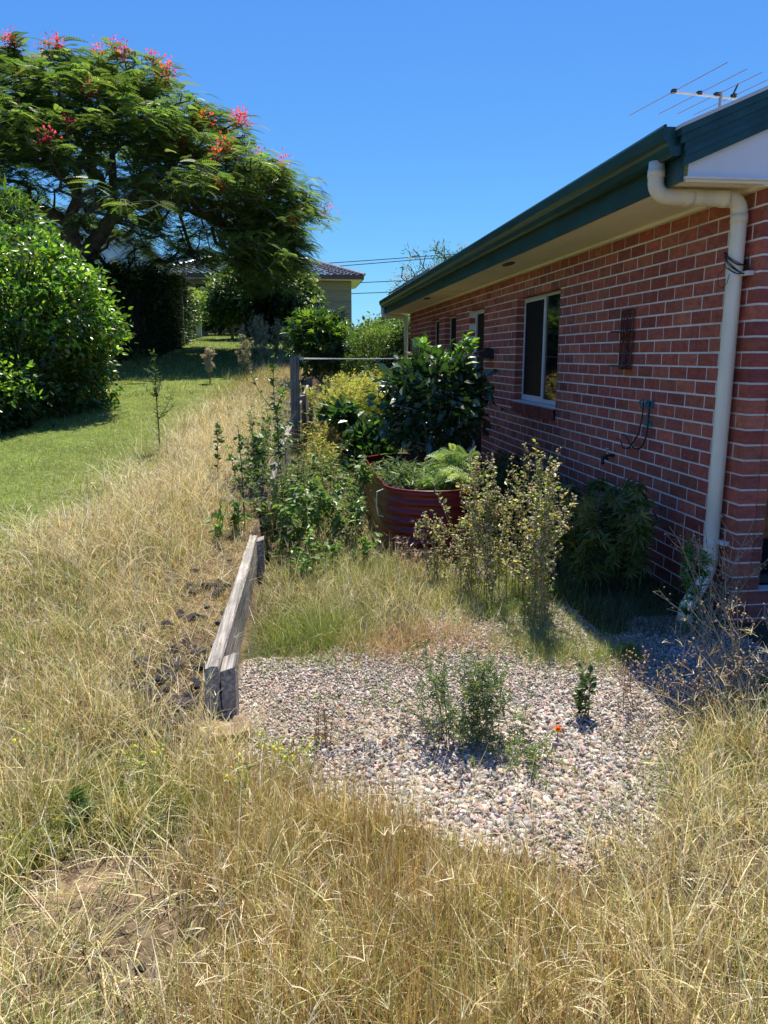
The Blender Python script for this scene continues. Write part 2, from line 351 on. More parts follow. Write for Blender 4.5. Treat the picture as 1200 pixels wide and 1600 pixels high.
# eaves
H(Acc().box((2.05, Y0-.05, ZT+.001), (WX+.02, 16.98, ZT+.012)).box((2.5, Y0-.02, ZT-.022), (WX-.002, Y1+.1, ZT)), 'soffit', 'soffit')
for yy in (7.75, 12.4):
    va = Acc(); n = 14
    V = [(2.17+.045*math.cos(2*math.pi*k/n), yy+.17*math.sin(2*math.pi*k/n), zz) for zz in (ZT-.008, ZT+.0) for k in range(n)]
    va.add(V, [(k, (k+1) % n, n+(k+1) % n, n+k) for k in range(n)]); va.caps = [[*range(n)][::-1]]
    H(va, 'soffit_vent', 'darkmetal')
H(Acc().box((2.03, Y0-.02, ZT-.01), (2.05, 16.98, 2.69)), 'fascia', 'green')
gp = [(2.028, 2.70), (2.028, 2.565), (1.985, 2.56), (1.965, 2.575), (1.955, 2.61), (1.945, 2.625), (1.93, 2.64), (1.925, 2.70), (1.928, 2.712), (1.94, 2.712), (1.937, 2.645), (1.962, 2.62), (1.972, 2.585), (1.985, 2.57), (2.018, 2.575), (2.018, 2.70)]
ga = Acc(); n = len(gp); ys = [Y0-.02, 16.93]
V = [(p, yy, q) for yy in ys for p, q in gp]
ga.add(V, [(i, (i+1) % n, n+(i+1) % n, n+i) for i in range(n)])
# closed stop ends
for yy in (Y0-.026, 16.93):
    poly = gp[:8]; m_ = len(poly); k0 = ga.n
    ga.add([(p, yy+dy, q) for dy in (0, .006) for p, q in poly], [(i, (i+1) % m_, m_+(i+1) % m_, m_+i) for i in range(m_)])
    ga.caps = getattr(ga, 'caps', []) + [[k0+i for i in range(m_)], [k0+m_+i for i in range(m_)][::-1]]
gut = H(ga, 'gutter', 'green')
for yj in (8.15, 12.3):
    ja = Acc(); pj = [(x_-.0025*(1 if x_ < 2.02 else 0), z_-(.0025 if z_ < 2.6 else 0)) for x_, z_ in gp[:8]]; m_ = len(pj)
    ja.add([(p, yy, q_) for yy in (yj, yj+.05) for p, q_ in pj], [(i, i+1, m_+i+1, m_+i) for i in range(m_-1)]); H(ja, 'gutter_joint', 'green', parent=gut).matrix_parent_inverse = Matrix.Identity(4)
# barge board and capping running up the gable, far and near
def rake(yf, yb, zoff0, zoff1, x0=2.0, x1=6.9):
    zz = lambda x: 2.70 + (x-2.0)*PIT
    V = [(x, y, zz(x)+o) for y in (yf, yb) for x, o in ((x0, zoff0), (x1, zoff0), (x1, zoff1), (x0, zoff1))]
    return V, [(0,1,2,3),(7,6,5,4),(0,4,5,1),(1,5,6,2),(2,6,7,3),(3,7,4,0)]
ba = Acc()
for args in ((Y0-.05, Y0-.026, -.205, -.05, 2.03), (Y0-.085, Y0-.026, -.049, -.012, 1.99), (Y0-.07, Y0-.05, -.09, -.05, 2.0), (Y0-.062, Y0-.05, -.16, -.13, 2.03)): ba.add(*rake(*args))
H(Acc().add(*rake(17.0, 17.02, -.2, -.012)), 'barge_board', 'green')
H(ba, 'barge_board', 'green')
bc = Acc(); bc.add(*rake(Y0-.095, Y0-.02, -.012, .006, 1.985)); H(bc, 'barge_capping', 'roof')
rf = Acc()
for s in (0, 1):
    X0, Z_0, XR = 1.97, 2.70-.03*PIT, 6.9
    if s: V = [(XR, Y0-.02, 2.7+(XR-2)*PIT), (11.8, Y0-.02, 2.7), (11.8, 17.0, 2.7), (XR, 17.0, 2.7+(XR-2)*PIT)]
    else: V = [(X0, Y0-.02, 2.7-.03*PIT+.006), (XR, Y0-.02, 2.706+(XR-2)*PIT), (XR, 17.0, 2.706+(XR-2)*PIT), (X0, 17.0, 2.7-.03*PIT+.006)]
    V = V + [(x, y, z-.005) for x, y, z in V]
    rf.add(V, [(0,1,2,3),(7,6,5,4),(0,4,5,1),(1,5,6,2),(2,6,7,3),(3,7,4,0)])
H(rf, 'roof', 'roof')
ra = Acc()                                                              # dark raised sheet on the far part of the roof
for (ya, yb, zz, c) in ((12.9, 16.3, 2.795, 0), (11.5, 12.86, 2.785, 1)):
    V = [(2.05, ya, zz), (2.05, yb, zz), (2.9, yb, zz+.85*PIT), (2.9, ya, zz+.85*PIT)]; V += [(x, y, z+.035) for x, y, z in V]
    ra.add(V, [(0,1,2,3),(7,6,5,4),(0,4,5,1),(1,5,6,2),(2,6,7,3),(3,7,4,0)])
H(ra, 'roof_panel', 'galv')
# white gable lining and the boxed eave end
zz = lambda x: 2.70+(x-2.0)*PIT - .2
V = [(2.07, ZT+.014), (6.9, ZT+.014), (6.9, zz(6.9)), (2.07, zz(2.07)+.01)]
ge = Acc(); ge.prism([(p, q) for p, q in V], 'y', Y0-.024, Y0-.012); H(ge, 'gable_lining', 'white')
H(Acc().box((WX-.002, Y0-.03, ZT-.03), (7.0, Y0-.002, ZT+.014)).box((2.06, Y0-.03, ZT-.012), (WX-.004, Y0-.004, ZT+.013)), 'gable_trim', 'white')
# near downpipe with elbows, clips and angled foot
def arc(c, r, a0, a1, ax, n=7):
    out = []
    for k in range(n+1):
        t = a0+(a1-a0)*k/n; out.append((c[0]+ax[0]*r*math.cos(t), c[1]+ax[1]*r*math.cos(t), c[2]+r*math.sin(t)))
    return out
py = 4.22
pts = [(1.985, py, 2.575), (1.985, py, 2.50)] + [(2.045-.06*math.cos(t), py, 2.48-.06*math.sin(t)) for t in np.linspace(.15, 1.5, 7)]
pts[2:] = [(2.06-.075*math.cos(t), py, 2.475-.075*math.sin(t)) for t in np.linspace(.1, 1.55, 7)]
pts += [(2.2, py, 2.398), (2.40, py, 2.396)] + [(2.415+.065*math.sin(t), py, 2.331+.065*math.cos(t)) for t in np.linspace(.1, 1.5, 7)]
pts += [(2.482, py, 2.2), (2.482, py, 1.2), (2.482, py, .34), (2.478, py-.003, .30), (2.45, py-.02, .25), (2.37, py-.07, .17), (2.30, py-.11, .10), (2.28, py-.12, .02), (2.28, py-.12, -.06)]
dp = H(Acc().tube(pts, .0425, 20), 'downpipe', 'pipe', True)
for p0, p1, r in (((1.985, py, 2.535), (1.985, py, 2.495), .046), ((2.15, py, 2.398), (2.2, py, 2.398), .0455), ((2.36, py, 2.396), (2.405, py, 2.396), .0455), ((2.482, py, 2.32), (2.482, py, 2.27), .046), ((2.482, py, .40), (2.482, py, .32), .0465)):
    H(Acc().tube([p0, p1], r, 20), 'pipe_collar', 'pipe', True, parent=dp)
for zc in (2.0, .47):
    ca_ = Acc(); ca_.tube([(2.482, py, zc-.012), (2.482, py, zc+.012)], .0445, 20); ca_.box((2.50, py-.10, zc-.012), (2.538, py-.04, zc+.012))
    H(ca_, 'pipe_clip', 'alu', parent=dp)
fy = 16.72
pts = [(1.985, fy, 2.56), (1.985, fy, 2.47)] + [(2.05-.065*math.cos(t), fy, 2.46-.065*math.sin(t)) for t in np.linspace(.2, 1.5, 5)] + [(2.3, fy, 2.39), (2.42, fy, 2.385), (2.46, fy, 2.36), (2.48, fy, 2.3), (2.48, fy, .3)]
H(Acc().tube(pts, .045, 14), 'downpipe', 'pipe', True)

# ------------------------------------------------------------------ things on the house
ant = empty('tv_antenna', (3.3, 6.5, 3.3), label='television antenna with thin reddish rods on a grey boom above the roof edge', cat='antenna')
def A(acc, name, m, p, smooth=False):
    o = acc.build(name, M[m] if isinstance(m, str) else m, None, smooth); o.parent = p; o.matrix_parent_inverse = Matrix.Translation(p.location).inverted(); return o
A(Acc().tube([(3.16, 6.5, 3.665), (4.1, 6.5, 3.61)], .009, 6), 'boom', 'galv', ant)
A(Acc().tube([(3.57, 6.5, 3.3), (3.57, 6.5, 3.68)], .016, 8), 'mast', 'galv', ant)
for k, x in enumerate((3.16, 3.38, 3.53, 3.68, 3.85)):
    z = 3.668-(x-3.16)*.03; L_ = (.65, .56, .52, .52, .5)[k]
    A(Acc().tube([(x-.13*L_, 6.5+L_, z), (x+.13*L_, 6.5-L_, z)], .0032, 5), 'rod', 'redrod', ant)
    A(Acc().box((x-.017, 6.48, z-.012), (x+.017, 6.52, z+.016)), 'rod_clamp', 'hose', ant)
A(Acc().tube([(3.66, 6.5, 3.63), (3.70, 6.48, 3.74)], .008, 5), 'bracket', 'hose', ant)

orn = empty('wall_plant_holder', (WX, 5.68, 1.7), label='rusty scrollwork iron plant holder with two ledges on the brick wall', cat='plant holder')
oa = Acc(); x = WX-.018; y0, y1, z0, z1 = 5.58, 5.79, 1.46, 1.89
for p0, p1 in (((y0, z0), (y0, z1)), ((y1, z0), (y1, z1)), ((y0, z0), (y1, z0)), ((y0, z1), (y1, z1)), ((y0, 1.67), (y1, 1.67))):
    oa.tube([(x, p0[0], p0[1]), (x, p1[0], p1[1])], .006, 5)
cy = (y0+y1)/2
def lens(cy, cz, w, h, ph=0):
    return [(x-.002, cy+w*math.sin(t)*abs(math.sin(t))**.2*(1 if 1 else 0), cz+h*math.cos(t)) for t in np.linspace(0, 2*math.pi, 15)]
for (a_, b_, w_, h_) in ((cy, 1.78, .07, .095), (cy, 1.78, .032, .05), (cy-.05, 1.61, .04, .05), (cy+.05, 1.61, .04, .05), (cy-.05, 1.52, .04, .045), (cy+.05, 1.52, .04, .045), (cy, 1.57, .03, .06), (cy-.075, 1.84, .022, .03), (cy+.075, 1.84, .022, .03), (cy-.075, 1.71, .02, .03), (cy+.075, 1.71, .02, .03)):
    oa.tube(lens(a_, b_, w_, h_), .0055, 5, cap=False)
oa.tube([(x, cy, z0), (x, cy, z1)], .005, 5)
A(oa, 'scroll_panel', 'rust', orn)
for zc in (1.725, 1.475):
    sa_ = Acc(); n = 12; V = [(WX-.02-.12*math.sin(math.pi*k/(n-1)), cy+.10*math.cos(math.pi*k/(n-1)), z_) for z_ in (zc, zc+.012) for k in range(n)]
    sa_.add(V, [(k, (k+1) % n, n+(k+1) % n, n+k) for k in range(n)]); sa_.caps = [[*range(n)][::-1], [n+k for k in range(n)]]
    A(sa_, 'ledge', 'darkmetal', orn)
hk = empty('hose_hanger', (WX, 5.25, 1.15), label='teal plastic hose hanger on the brick wall holding a loop of black hose', cat='hose hanger')
ha = Acc(); x = WX-.03
ha.box((WX-.012, 5.19, 1.19), (WX-.001, 5.31, 1.24)); ha.box((WX-.014, 5.2, 1.06), (WX-.001, 5.3, 1.095))
for yy in (5.2, 5.3): ha.tube([(WX-.01, yy, 1.2), (WX-.05, yy, 1.19), (WX-.06, yy, 1.23), (WX-.04, yy, 1.25)], .009, 6)
ha.tube([(WX-.02, 5.25, 1.09), (WX-.02, 5.25, 1.15)], .007, 6)
A(ha, 'bracket', 'teal', hk)
lp = [(x, 5.20, 1.24), (x, 5.205, 1.1), (x-.01, 5.2, 1.0), (x-.02, 5.22, .93), (x-.02, 5.28, .895), (x-.02, 5.36, .89), (x-.02, 5.45, .92), (x-.01, 5.53, .96), (x-.01, 5.6, .97)]
A(Acc().tube(lp, .0065, 6), 'hose', 'hose', hk, True)
lp = [(x, 5.30, 1.24), (x, 5.305, 1.12), (x-.01, 5.33, 1.0), (x-.02, 5.36, .95), (x-.02, 5.45, .88), (x-.02, 5.55, .87), (x-.01, 5.63, .92), (x-.02, 5.68, .93)]
A(Acc().tube(lp, .0055, 6), 'hose', 'hose', hk, True)
tp = empty('garden_tap', (WX, 5.82, .78), label='garden tap with dark fittings low on the brick wall', cat='tap')
A(Acc().tube([(WX, 5.82, .78), (WX-.07, 5.82, .78), (WX-.09, 5.82, .765), (WX-.09, 5.82, .71)], .011, 8), 'spout', 'hose', tp)
A(Acc().tube([(WX-.06, 5.82, .79), (WX-.06, 5.82, .83)], .006, 6).tube([(WX-.06, 5.79, .832), (WX-.06, 5.85, .832)], .007, 6), 'handle', 'galv', tp)
A(Acc().tube([(WX-.02, 5.9, .74), (WX-.05, 5.88, .77), (WX-.09, 5.84, .76), (WX-.1, 5.80, .72)], .012, 7), 'hose_fitting', 'hose', tp)
wl = Acc(); q = []
for k in range(150):
    t = k*.33; q.append((2.482+(.052+.012*math.sin(k*.37))*math.cos(t), py+(.056+.016*math.sin(k*.21+1))*math.sin(t), 2.06+.045*math.sin(t*.93+k*.02)+.03*math.sin(k*.11)))
wl.tube(q, .0026, 5)
wl.tube([(2.43, py+.02, 2.03), (2.42, py+.06, 2.0), (2.44, py+.09, 1.95), (2.425, py+.02, 1.925), (2.425, py-.03, 1.95), (2.43, py-.04, 2.0)], .002, 5)
wl.tube([(2.52, py-.06, 2.1), (2.53, py-.07, 2.0), (2.5, py-.06, 1.93)], .0026, 5)
tag(wl.build('wire_coil', M['hose'], origin=(2.482, py, 2.05)), 'tangle of thin black wire wound round the near cream downpipe', 'wire')
# clothesline
cl = empty('clothesline', (WX, 9.73, 1.56), label='retractable clothesline with black housing on the wall and cords stretched across the yard', cat='clothesline')
c_ = Acc(); c_.prism([(WX-.005, 1.52), (WX-.12, 1.535), (WX-.2, 1.565), (WX-.2, 1.6), (WX-.1, 1.63), (WX-.005, 1.635)], 'y', 9.6, 9.86)
c_.box((WX-.1, 9.7, 1.63), (WX-.02, 9.76, 1.66)); A(c_, 'housing', 'darkmetal', cl)
A(Acc().box((WX-.3, 9.58, 1.545), (WX-.2, 9.88, 1.57)), 'bar', 'galv', cl)
for k in range(4):
    yk = 9.6+.085*k; n = 16
    pts = [(WX-.28 + (.16-(WX-.28))*t, yk+(9.47+.02*k-yk)*t, 1.558+(1.532-.004*k-1.558)*t - .02*math.sin(math.pi*t)) for t in np.linspace(0, 1, n)]
    A(Acc().tube(pts, .0024, 5), 'cord', 'cord', cl)
A(Acc().box((.085, 9.45, 1.51), (.17, 9.56, 1.545)), 'end_hook', 'galv', cl)

# ------------------------------------------------------------------ neighbours far behind
def place(acc, name, m, parent, smooth=False): return A(acc, name, m, parent, smooth)
nh = empty('neighbour_house', (-2, 42, 2.8), label='tan brick house with grey tiled hip roof behind the trees', cat='house')
NX0, NX1, NY, NZ = -6.0, 3.15, 40., 5.25
wa = Acc(); z = 2.3
while z < NZ-.02:
    zt = min(z+.17, NZ); c = pal(1, [(.34, .255, .165), (.31, .235, .155)], .05)[0]
    wa.box((NX0, NY, z), (NX1, NY+4, zt-.012), c); z += .17
wa.box((NX0+.01, NY+.012, 2.2), (NX1-.01, NY+3.9, NZ-.01), (.42, .38, .3))
place(wa, 'wall', 'tanbrick', nh)
place(Acc().box((NX0-.5, NY-.6, NZ), (NX1+.5, NY+4.6, NZ+.03)), 'soffit', 'white', nh)
place(Acc().box((NX0-.55, NY-.68, NZ+.031), (NX1+.55, NY-.6, NZ+.24)).box((NX1+.5, NY-.6, NZ+.031), (NX1+.58, NY+4.6, NZ+.24)), 'gutter', 'redtrim', nh)
ra = Acc(); e0, e1, f0, f1 = NX0-.6, NX1+.6, NY-.7, NY+4.7; hr = (f1-f0)/2; zr_, pt = NZ+.2, .38
rows = 16
for k in range(rows):                                                   # courses of tiles climbing each slope of the hip roof
    ta, tb = k/rows, (k+1)/rows
    def ring(t, dz): h = hr*t; return [(e0+h, f0+h, zr_+h*pt+dz), (e1-h, f0+h, zr_+h*pt+dz), (e1-h, f1-h, zr_+h*pt+dz), (e0+h, f1-h, zr_+h*pt+dz)]
    lo, hi = ring(ta, .05), ring(tb, .0)
    for s in range(4):
        A0, A1, B0, B1 = [np.array(v) for v in (lo[s], lo[(s+1) % 4], hi[s], hi[(s+1) % 4])]
        n = max(2, int(np.linalg.norm(A1-A0)/.33))
        t = np.linspace(0, 1, n*3+1)[:, None]; dz = np.tile([0, .045, .02], n+1)[:n*3+1][:, None]*np.array([[0, 0, 1.]])
        V = np.concatenate([A0+(A1-A0)*t+dz, B0+(B1-B0)*t+dz]); m_ = n*3+1; i = np.arange(m_-1)
        c = np.repeat(pal(n+1, [(.12, .12, .135), (.15, .15, .165), (.1, .1, .115)], .12), 3, axis=0)[:m_]
        ra.add(V, np.stack([i, i+1, i+1+m_, i+m_], 1), np.concatenate([c, c]))
place(ra, 'roof', 'tile', nh)
rc = Acc(); rc.tube([(e0+hr, (f0+f1)/2, zr_+hr*pt+.03), (e1-hr, (f0+f1)/2, zr_+hr*pt+.03)], .1, 6)
for ex, sx, ey, sy in ((e1, -1, f0, 1), (e1, -1, f1, -1), (e0, 1, f0, 1), (e0, 1, f1, -1)): rc.tube([(ex, ey, zr_+.05), (ex+sx*hr, ey+sy*hr, zr_+hr*pt+.04)], .09, 6)
place(rc, 'ridge_tiles', 'galv', nh)
for wx in (-4.65,):
    wf = Acc(); a0, a1, b0, b1 = wx, wx+1.5, 4.0, 5.02; y = NY-.03
    wf.box((a0, y, b0), (a0+.07, y+.06, b1)); wf.box((a1-.07, y, b0), (a1, y+.06, b1)); wf.box((a0+.07, y, b1-.07), (a1-.07, y+.06, b1)); wf.box((a0+.07, y, b0), (a1-.07, y+.06, b0+.07)); wf.box(((a0+a1)/2-.03, y-.01, b0+.07), ((a0+a1)/2+.03, y+.05, b1-.07))
    f = place(wf, 'window', 'darkmetal', nh)
    o = Acc().box((a0+.07, y+.02, b0+.07), ((a0+a1)/2-.03, y+.025, b1-.07)).build('pane', M['darkglass'], f)
    o = Acc().box(((a0+a1)/2+.03, y+.02, b0+.07), (a1-.07, y+.025, b1-.07)).build('pane', M['curtain'], f)
wb = empty('white_building', (-8, 36, 2.6), label='off white gabled building partly hidden by the flame tree trunk', cat='building')
g = Acc(); g.prism([(-12, 2.3), (-6.0, 2.3), (-6.0, 6.05), (-8.4, 7.35), (-12, 5.4)], 'y', 34, 42); place(g, 'wall', 'fibro', wb)
g = Acc(); V = [(-5.6, 33.8, 5.86), (-8.4, 33.8, 7.38), (-8.4, 42.2, 7.38), (-5.6, 42.2, 5.86)]; V += [(x, y, z+.12) for x, y, z in V]
g.add(V, [(0,1,2,3),(7,6,5,4),(0,4,5,1),(1,5,6,2),(2,6,7,3),(3,7,4,0)]); place(g, 'roof', 'galv', wb)
place(Acc().box((-7.2, 33.9, 2.4), (-6.7, 33.99, 5.45)), 'door', 'tan', wb)
sh = empty('garden_shed', (-5, 25, 2.0), label='dark green ribbed steel shed behind the left hedge', cat='shed')
g = Acc(); x = -8.0
while x < -3.75: g.box((x, 24, 1.8), (x+.05, 24.03, 3.82)); x += .15
g.box((-8.0, 24.03, 1.8), (-3.7, 27, 3.82)); place(g, 'wall', 'shed', sh)
place(Acc().box((-3.695, 24.0, 1.8), (-3.1, 24.06, 3.8)), 'end_panel', 'tan', sh)
place(Acc().box((-8.1, 23.9, 3.83), (-3.05, 27.1, 3.87)), 'roof', 'darkmetal', sh)
for k, (x, y) in enumerate(((-3.72, 30.2), (-3.68, 33.1), (-3.75, 36.2))):
    p = G(x, y); o = Acc().box((-.11, -.11, -.2), (.11, .11, 1.35)).box((-.14, -.14, 1.351), (.14, .14, 1.42)).build('fence_post', M['white']); o.location = p
    tag(o, ('nearest', 'middle', 'farthest')[k] + ' of the pale pillars in front of the bright green hedge', 'post', 'pale pillars along the hedge')
g = Acc().box((-2.3, 31, float(ground(-1.5, 31))+.45), (-.6, 31.5, float(ground(-1.5, 31))+.52)).box((-2.25, 31.1, 2.0), (-2.15, 31.4, float(ground(-1.5, 31))+.45)).box((-.75, 31.1, 2.0), (-.65, 31.4, float(ground(-1.5, 31))+.45))
tag(g.build('garden_bench', M['concrete'], origin=(-1.4, 31.2, 2.2)), 'low grey concrete bench under the dark tree at the end of the lawn', 'bench')
for k, (za, zb, nm) in enumerate(((6.35, 7.2, 'topmost'), (6.1, 7.05, 'second highest'), (5.35, 5.95, 'third highest'), (4.8, 5.35, 'lowest'))):
    pts = [(x, 45, za+(zb-za)*(x+2)/9 + .012*((x-14)**2-250)/16) for x in np.linspace(-6, 30, 30)]
    tag(Acc().tube(pts, .022, 5).build('power_line', M['wire'], origin=(3, 45, 6)), nm+' of the overhead wires crossing the sky above the neighbour house', 'wire', 'overhead wires')

# ------------------------------------------------------------------ retaining timbers
def plank(name, p0, p1, h, th, m, label, cat, group=None, warp=.0, seed=0, zb=None):
    r = np.random.default_rng(seed); p0 = np.array(p0, float); p1 = np.array(p1, float); n = 60
    d = p1-p0; L_ = np.linalg.norm(d[:2]); u = np.array([-d[1], d[0], 0])/L_
    prof = [(-th/2, 0), (-th/2, -h), (th/2, -h), (th/2, 0)]
    prof = [(-th/2+.006, 0), (-th/2, -.008), (-th/2, -h*.5), (-th/2, -h), (th/2, -h), (th/2, -h*.5), (th/2, -.01), (th/2-.006, 0), (0, .0)]
    m_ = len(prof); V = []
    jit = np.cumsum(r.normal(0, .0011, (n+1, m_)), axis=0)*.6; jit -= jit.mean(0)
    for i in range(n+1):
        c = p0+d*i/n
        for k, (a_, b_) in enumerate(prof):
            e = r.normal(0, .0012); V.append(c + u*(a_ + jit[i, k] + warp*math.sin(math.pi*i/n)) + np.array([0, 0, b_ + jit[i, (k*3) % m_]*1.3 + e]))
    g = Acc(); g.add(V, [(i*m_+k, i*m_+(k+1) % m_, (i+1)*m_+(k+1) % m_, (i+1)*m_+k) for i in range(n) for k in range(m_)])
    g.caps = [[*range(m_)][::-1], [n*m_+k for k in range(m_)]]
    return tag(g.build(name, M[m], origin=tuple(p0)), label, cat, group)
GP = 'timbers of the retaining edge'
plank('retaining_plank', (-.352, 3.07, .285), (-.285, 5.42, .30), .27, .058, 'wood', 'nearest weathered grey plank standing on edge beside the gravel', 'plank', GP, seed=1)
plank('retaining_plank', (-.18, 6.75, .50), (.01, 9.4, .80), .42, .05, 'wood', 'weathered plank hidden in weeds before the tall post', 'plank', GP, seed=2, warp=.02)
plank('retaining_plank', (.035, 9.55, .90), (.18, 11.3, 1.0), .5, .05, 'wood', 'weathered plank just behind the tall post', 'plank', GP, seed=3)
plank('retaining_plank', (.20, 11.4, 1.03), (.36, 13.9, 1.2), .5, .05, 'wood', 'farthest weathered plank of the retaining edge', 'plank', GP, seed=4)
def post(x, y, zt, w_, dep, label, seed, lean=0.0, m='postwood', nm='timber_post'):
    r = np.random.default_rng(seed); zb = float(ground(x+.03, y))-.25; n = 14; V = []
    for i in range(n+1):
        t = i/n; z = zb+(zt-zb)*t; w2 = w_/2*(1+r.normal(0, .02)); d2 = dep/2*(1+r.normal(0, .02))
        for a_, b_ in ((-1, -.85), (-.85, -1), (.85, -1), (1, -.85), (1, .85), (.85, 1), (-.85, 1), (-1, .85)):
            V.append((x+a_*w2+lean*t+r.normal(0, .0012), y+b_*d2+r.normal(0, .0012), z+(0.01*a_ if i == n else 0)))
    g = Acc(); g.add(V, [(i*8+k, i*8+(k+1) % 8, (i+1)*8+(k+1) % 8, (i+1)*8+k) for i in range(n) for k in range(8)])
    g.caps = [[*range(8)][::-1], [n*8+k for k in range(8)]]
    return tag(g.build(nm, M[m], origin=(x, y, zb)), label, 'post', GP)
post(-.289, 3.15, .272, .062, .17, 'short post with a silvery sloping top fixed to the near end of the grey plank', 1, m='wood')
post(-.245, 5.36, .285, .065, .12, 'short post at the far end of the nearest grey plank', 2, m='wood')
post(-.19, 7.1, .58, .07, .1, 'short post stump among the leafy weeds', 3)
post(.045, 9.45, 1.545, .11, .11, 'tall square grey post holding the clothesline cords', 4, lean=.01)
post(.155, 10.7, 1.02, .09, .1, 'short post behind the tall clothesline post', 5)
post(.30, 12.6, 1.22, .09, .1, 'farthest short post under the papaya like tree', 6)
o = Acc(); r = np.random.default_rng(3)
o.box((-.15, -.085, -.02), (.03, .085, .05)); o.box((.034, -.06, -.02), (.10, .07, .038))
ob = o.build('timber_offcut', M['sandwood']); ob.location = (-.30, 2.97, .03); ob.rotation_euler = (.10, .05, .35)
tag(ob, 'tan timber offcut lying at the foot of the near plank end', 'timber')

# ------------------------------------------------------------------ corrugated garden beds
def garden_bed(x0, x1, y0, y1, z0, zt, label, seed=0):
    e = empty('garden_bed', ((x0+x1)/2, (y0+y1)/2, z0), label=label, cat='garden bed', group='corrugated steel garden beds')
    r_ = (x1-x0)/2; cx = (x0+x1)/2; path = []
    for t in np.linspace(0, math.pi, 26): path.append((cx-r_*math.cos(t), y0+r_-r_*math.sin(t), -math.cos(t), -math.sin(t)))
    for y in np.linspace(y0+r_, y1-r_, 14)[1:-1]: path.append((x1, y, 1, 0))
    for t in np.linspace(0, math.pi, 26): path.append((cx+r_*math.cos(t), y1-r_+r_*math.sin(t), math.cos(t), math.sin(t)))
    for y in np.linspace(y1-r_, y0+r_, 14)[1:-1]: path.append((x0, y, -1, 0))
    n = len(path); zs = np.linspace(z0, zt-.01, 90); V = []
    for z in zs:
        off = .0095*math.sin((zt-z)/.0765*2*math.pi)
        for (px, py_, nx_, ny_) in path: V.append((px+nx_*off, py_+ny_*off, z))
    g = Acc(); m_ = len(zs)
    g.add(V, [(i*n+k, i*n+(k+1) % n, (i+1)*n+(k+1) % n, (i+1)*n+k) for i in range(m_-1) for k in range(n)])
    Vi = [(px-nx_*.006, py_-ny_*.006, z) for z in (zt-.2, zt-.01) for (px, py_, nx_, ny_) in path]
    g.add(Vi, [(k, n+k, n+(k+1) % n, (k+1) % n) for k in range(n)])
    A(g, 'wall_sheet', 'bed', e, True)
    A(Acc().tube([(px, py_, zt) for px, py_, *_ in path]+[path[0][:2]+(zt,)], .009, 8, cap=False), 'rim', 'bed', e, True)
    so = Acc(); V = [(cx, (y0+y1)/2, zt-.06)]+[(px-nx_*.007, py_-ny_*.007, zt-.09) for px, py_, nx_, ny_ in path]
    so.add(V, [(0, 1+k, 1+(k+1) % n) for k in range(n)]); A(so, 'soil', 'soil', e)
    return e
garden_bed(.72, 1.46, 5.62, 7.9, -.05, .55, 'dark red corrugated steel garden bed in front of the glossy shrub')
garden_bed(.52, 1.38, 9.5, 11.8, .08, .80, 'rusty corrugated garden bed under the yellow green seeding plants')
tie = Acc().tube([(.74, 5.98, .53), (.66, 5.97, .50), (.655, 5.98, .38), (.67, 5.97, .31), (.74, 5.96, .29)], .004, 5)
tag(tie.build('wire_tie', M['cord'], origin=(.7, 5.97, .4)), 'bent pale wire sticking out of the left side of the near garden bed', 'wire')

# ------------------------------------------------------------------ stones
def ico(sub):
    import bmesh
    bm = bmesh.new(); bmesh.ops.create_icosphere(bm, subdivisions=sub, radius=1)
    V = np.array([v.co[:] for v in bm.verts]); F = np.array([[v.index for v in f.verts] for f in bm.faces]); bm.free(); return V, F
I1, I2 = ico(1), ico(2)
PCOL = [(.58, .52, .44), (.48, .39, .31), (.52, .35, .26), (.24, .24, .245), (.38, .35, .32), (.11, .105, .105), (.42, .23, .15), (.70, .66, .59)]
def pebbles(acc, xs, ys, s, T, cols, p, flat=.55, dz=0):
    n = len(xs); z = ground(xs, ys)+dz
    up = rdir(n, 2.2); X, Y, Z = basis(rdir(n), up)
    sh_ = np.stack([s*rng.uniform(.6, 1.15, n), s*rng.uniform(.8, 1.8, n), s*flat*rng.uniform(.5, 1.2, n)], 1)
    V = T[0].copy(); V = V*(1+.0)
    scatter(acc, V, T[1], np.stack([xs, ys, z], 1), X, Y, Z, sh_, pal(n, cols, .15, p))
g = Acc()
n = 120000; xs = rng.uniform(-.35, 2.5, n); ys = rng.uniform(1.8, 5.6, n)
keep = is_gravel(xs, ys) & (rng.random(n) < np.where(ys > 4.5, .5, 1)); xs, ys = xs[keep], ys[keep]
near = ys < 3.1 + .25*vnoise(xs, ys, .3)
big = (vnoise(xs+3, ys+1, .5) > .52) & (ys < 3.1) & (xs > .25)
sz = np.where(big, .007+.009*rng.random(len(xs))**2, .004+.0065*rng.random(len(xs))**1.3)
for msk, T, p in ((near, I2, [.22, .15, .11, .15, .15, .09, .07, .06]), (~near, I1, [.28, .2, .15, .08, .12, .03, .05, .09])):
    pebbles(g, xs[msk], ys[msk], sz[msk], T, [tuple(.6*np.array(c_)+.32*np.array([.37, .315, .255])) for c_ in PCOL], p, dz=rng.uniform(-.002, .010, msk.sum()))
n = 90000; fx_ = rng.uniform(-.35, 2.5, n); fy_ = rng.uniform(1.9, 5.4, n); kk = is_gravel(fx_, fy_); fx_, fy_ = fx_[kk], fy_[kk]
pebbles(g, fx_, fy_, rng.uniform(.0018, .004, len(fx_)), (np.array([(0, 0, 1.), (1, 0, -.4), (-.5, .87, -.4), (-.5, -.87, -.4)]), np.array([(0, 1, 2), (0, 2, 3), (0, 3, 1), (1, 3, 2)])), [(.36, .30, .23), (.28, .23, .18), (.44, .38, .3)], None, dz=rng.uniform(.0, .014, len(fx_)))
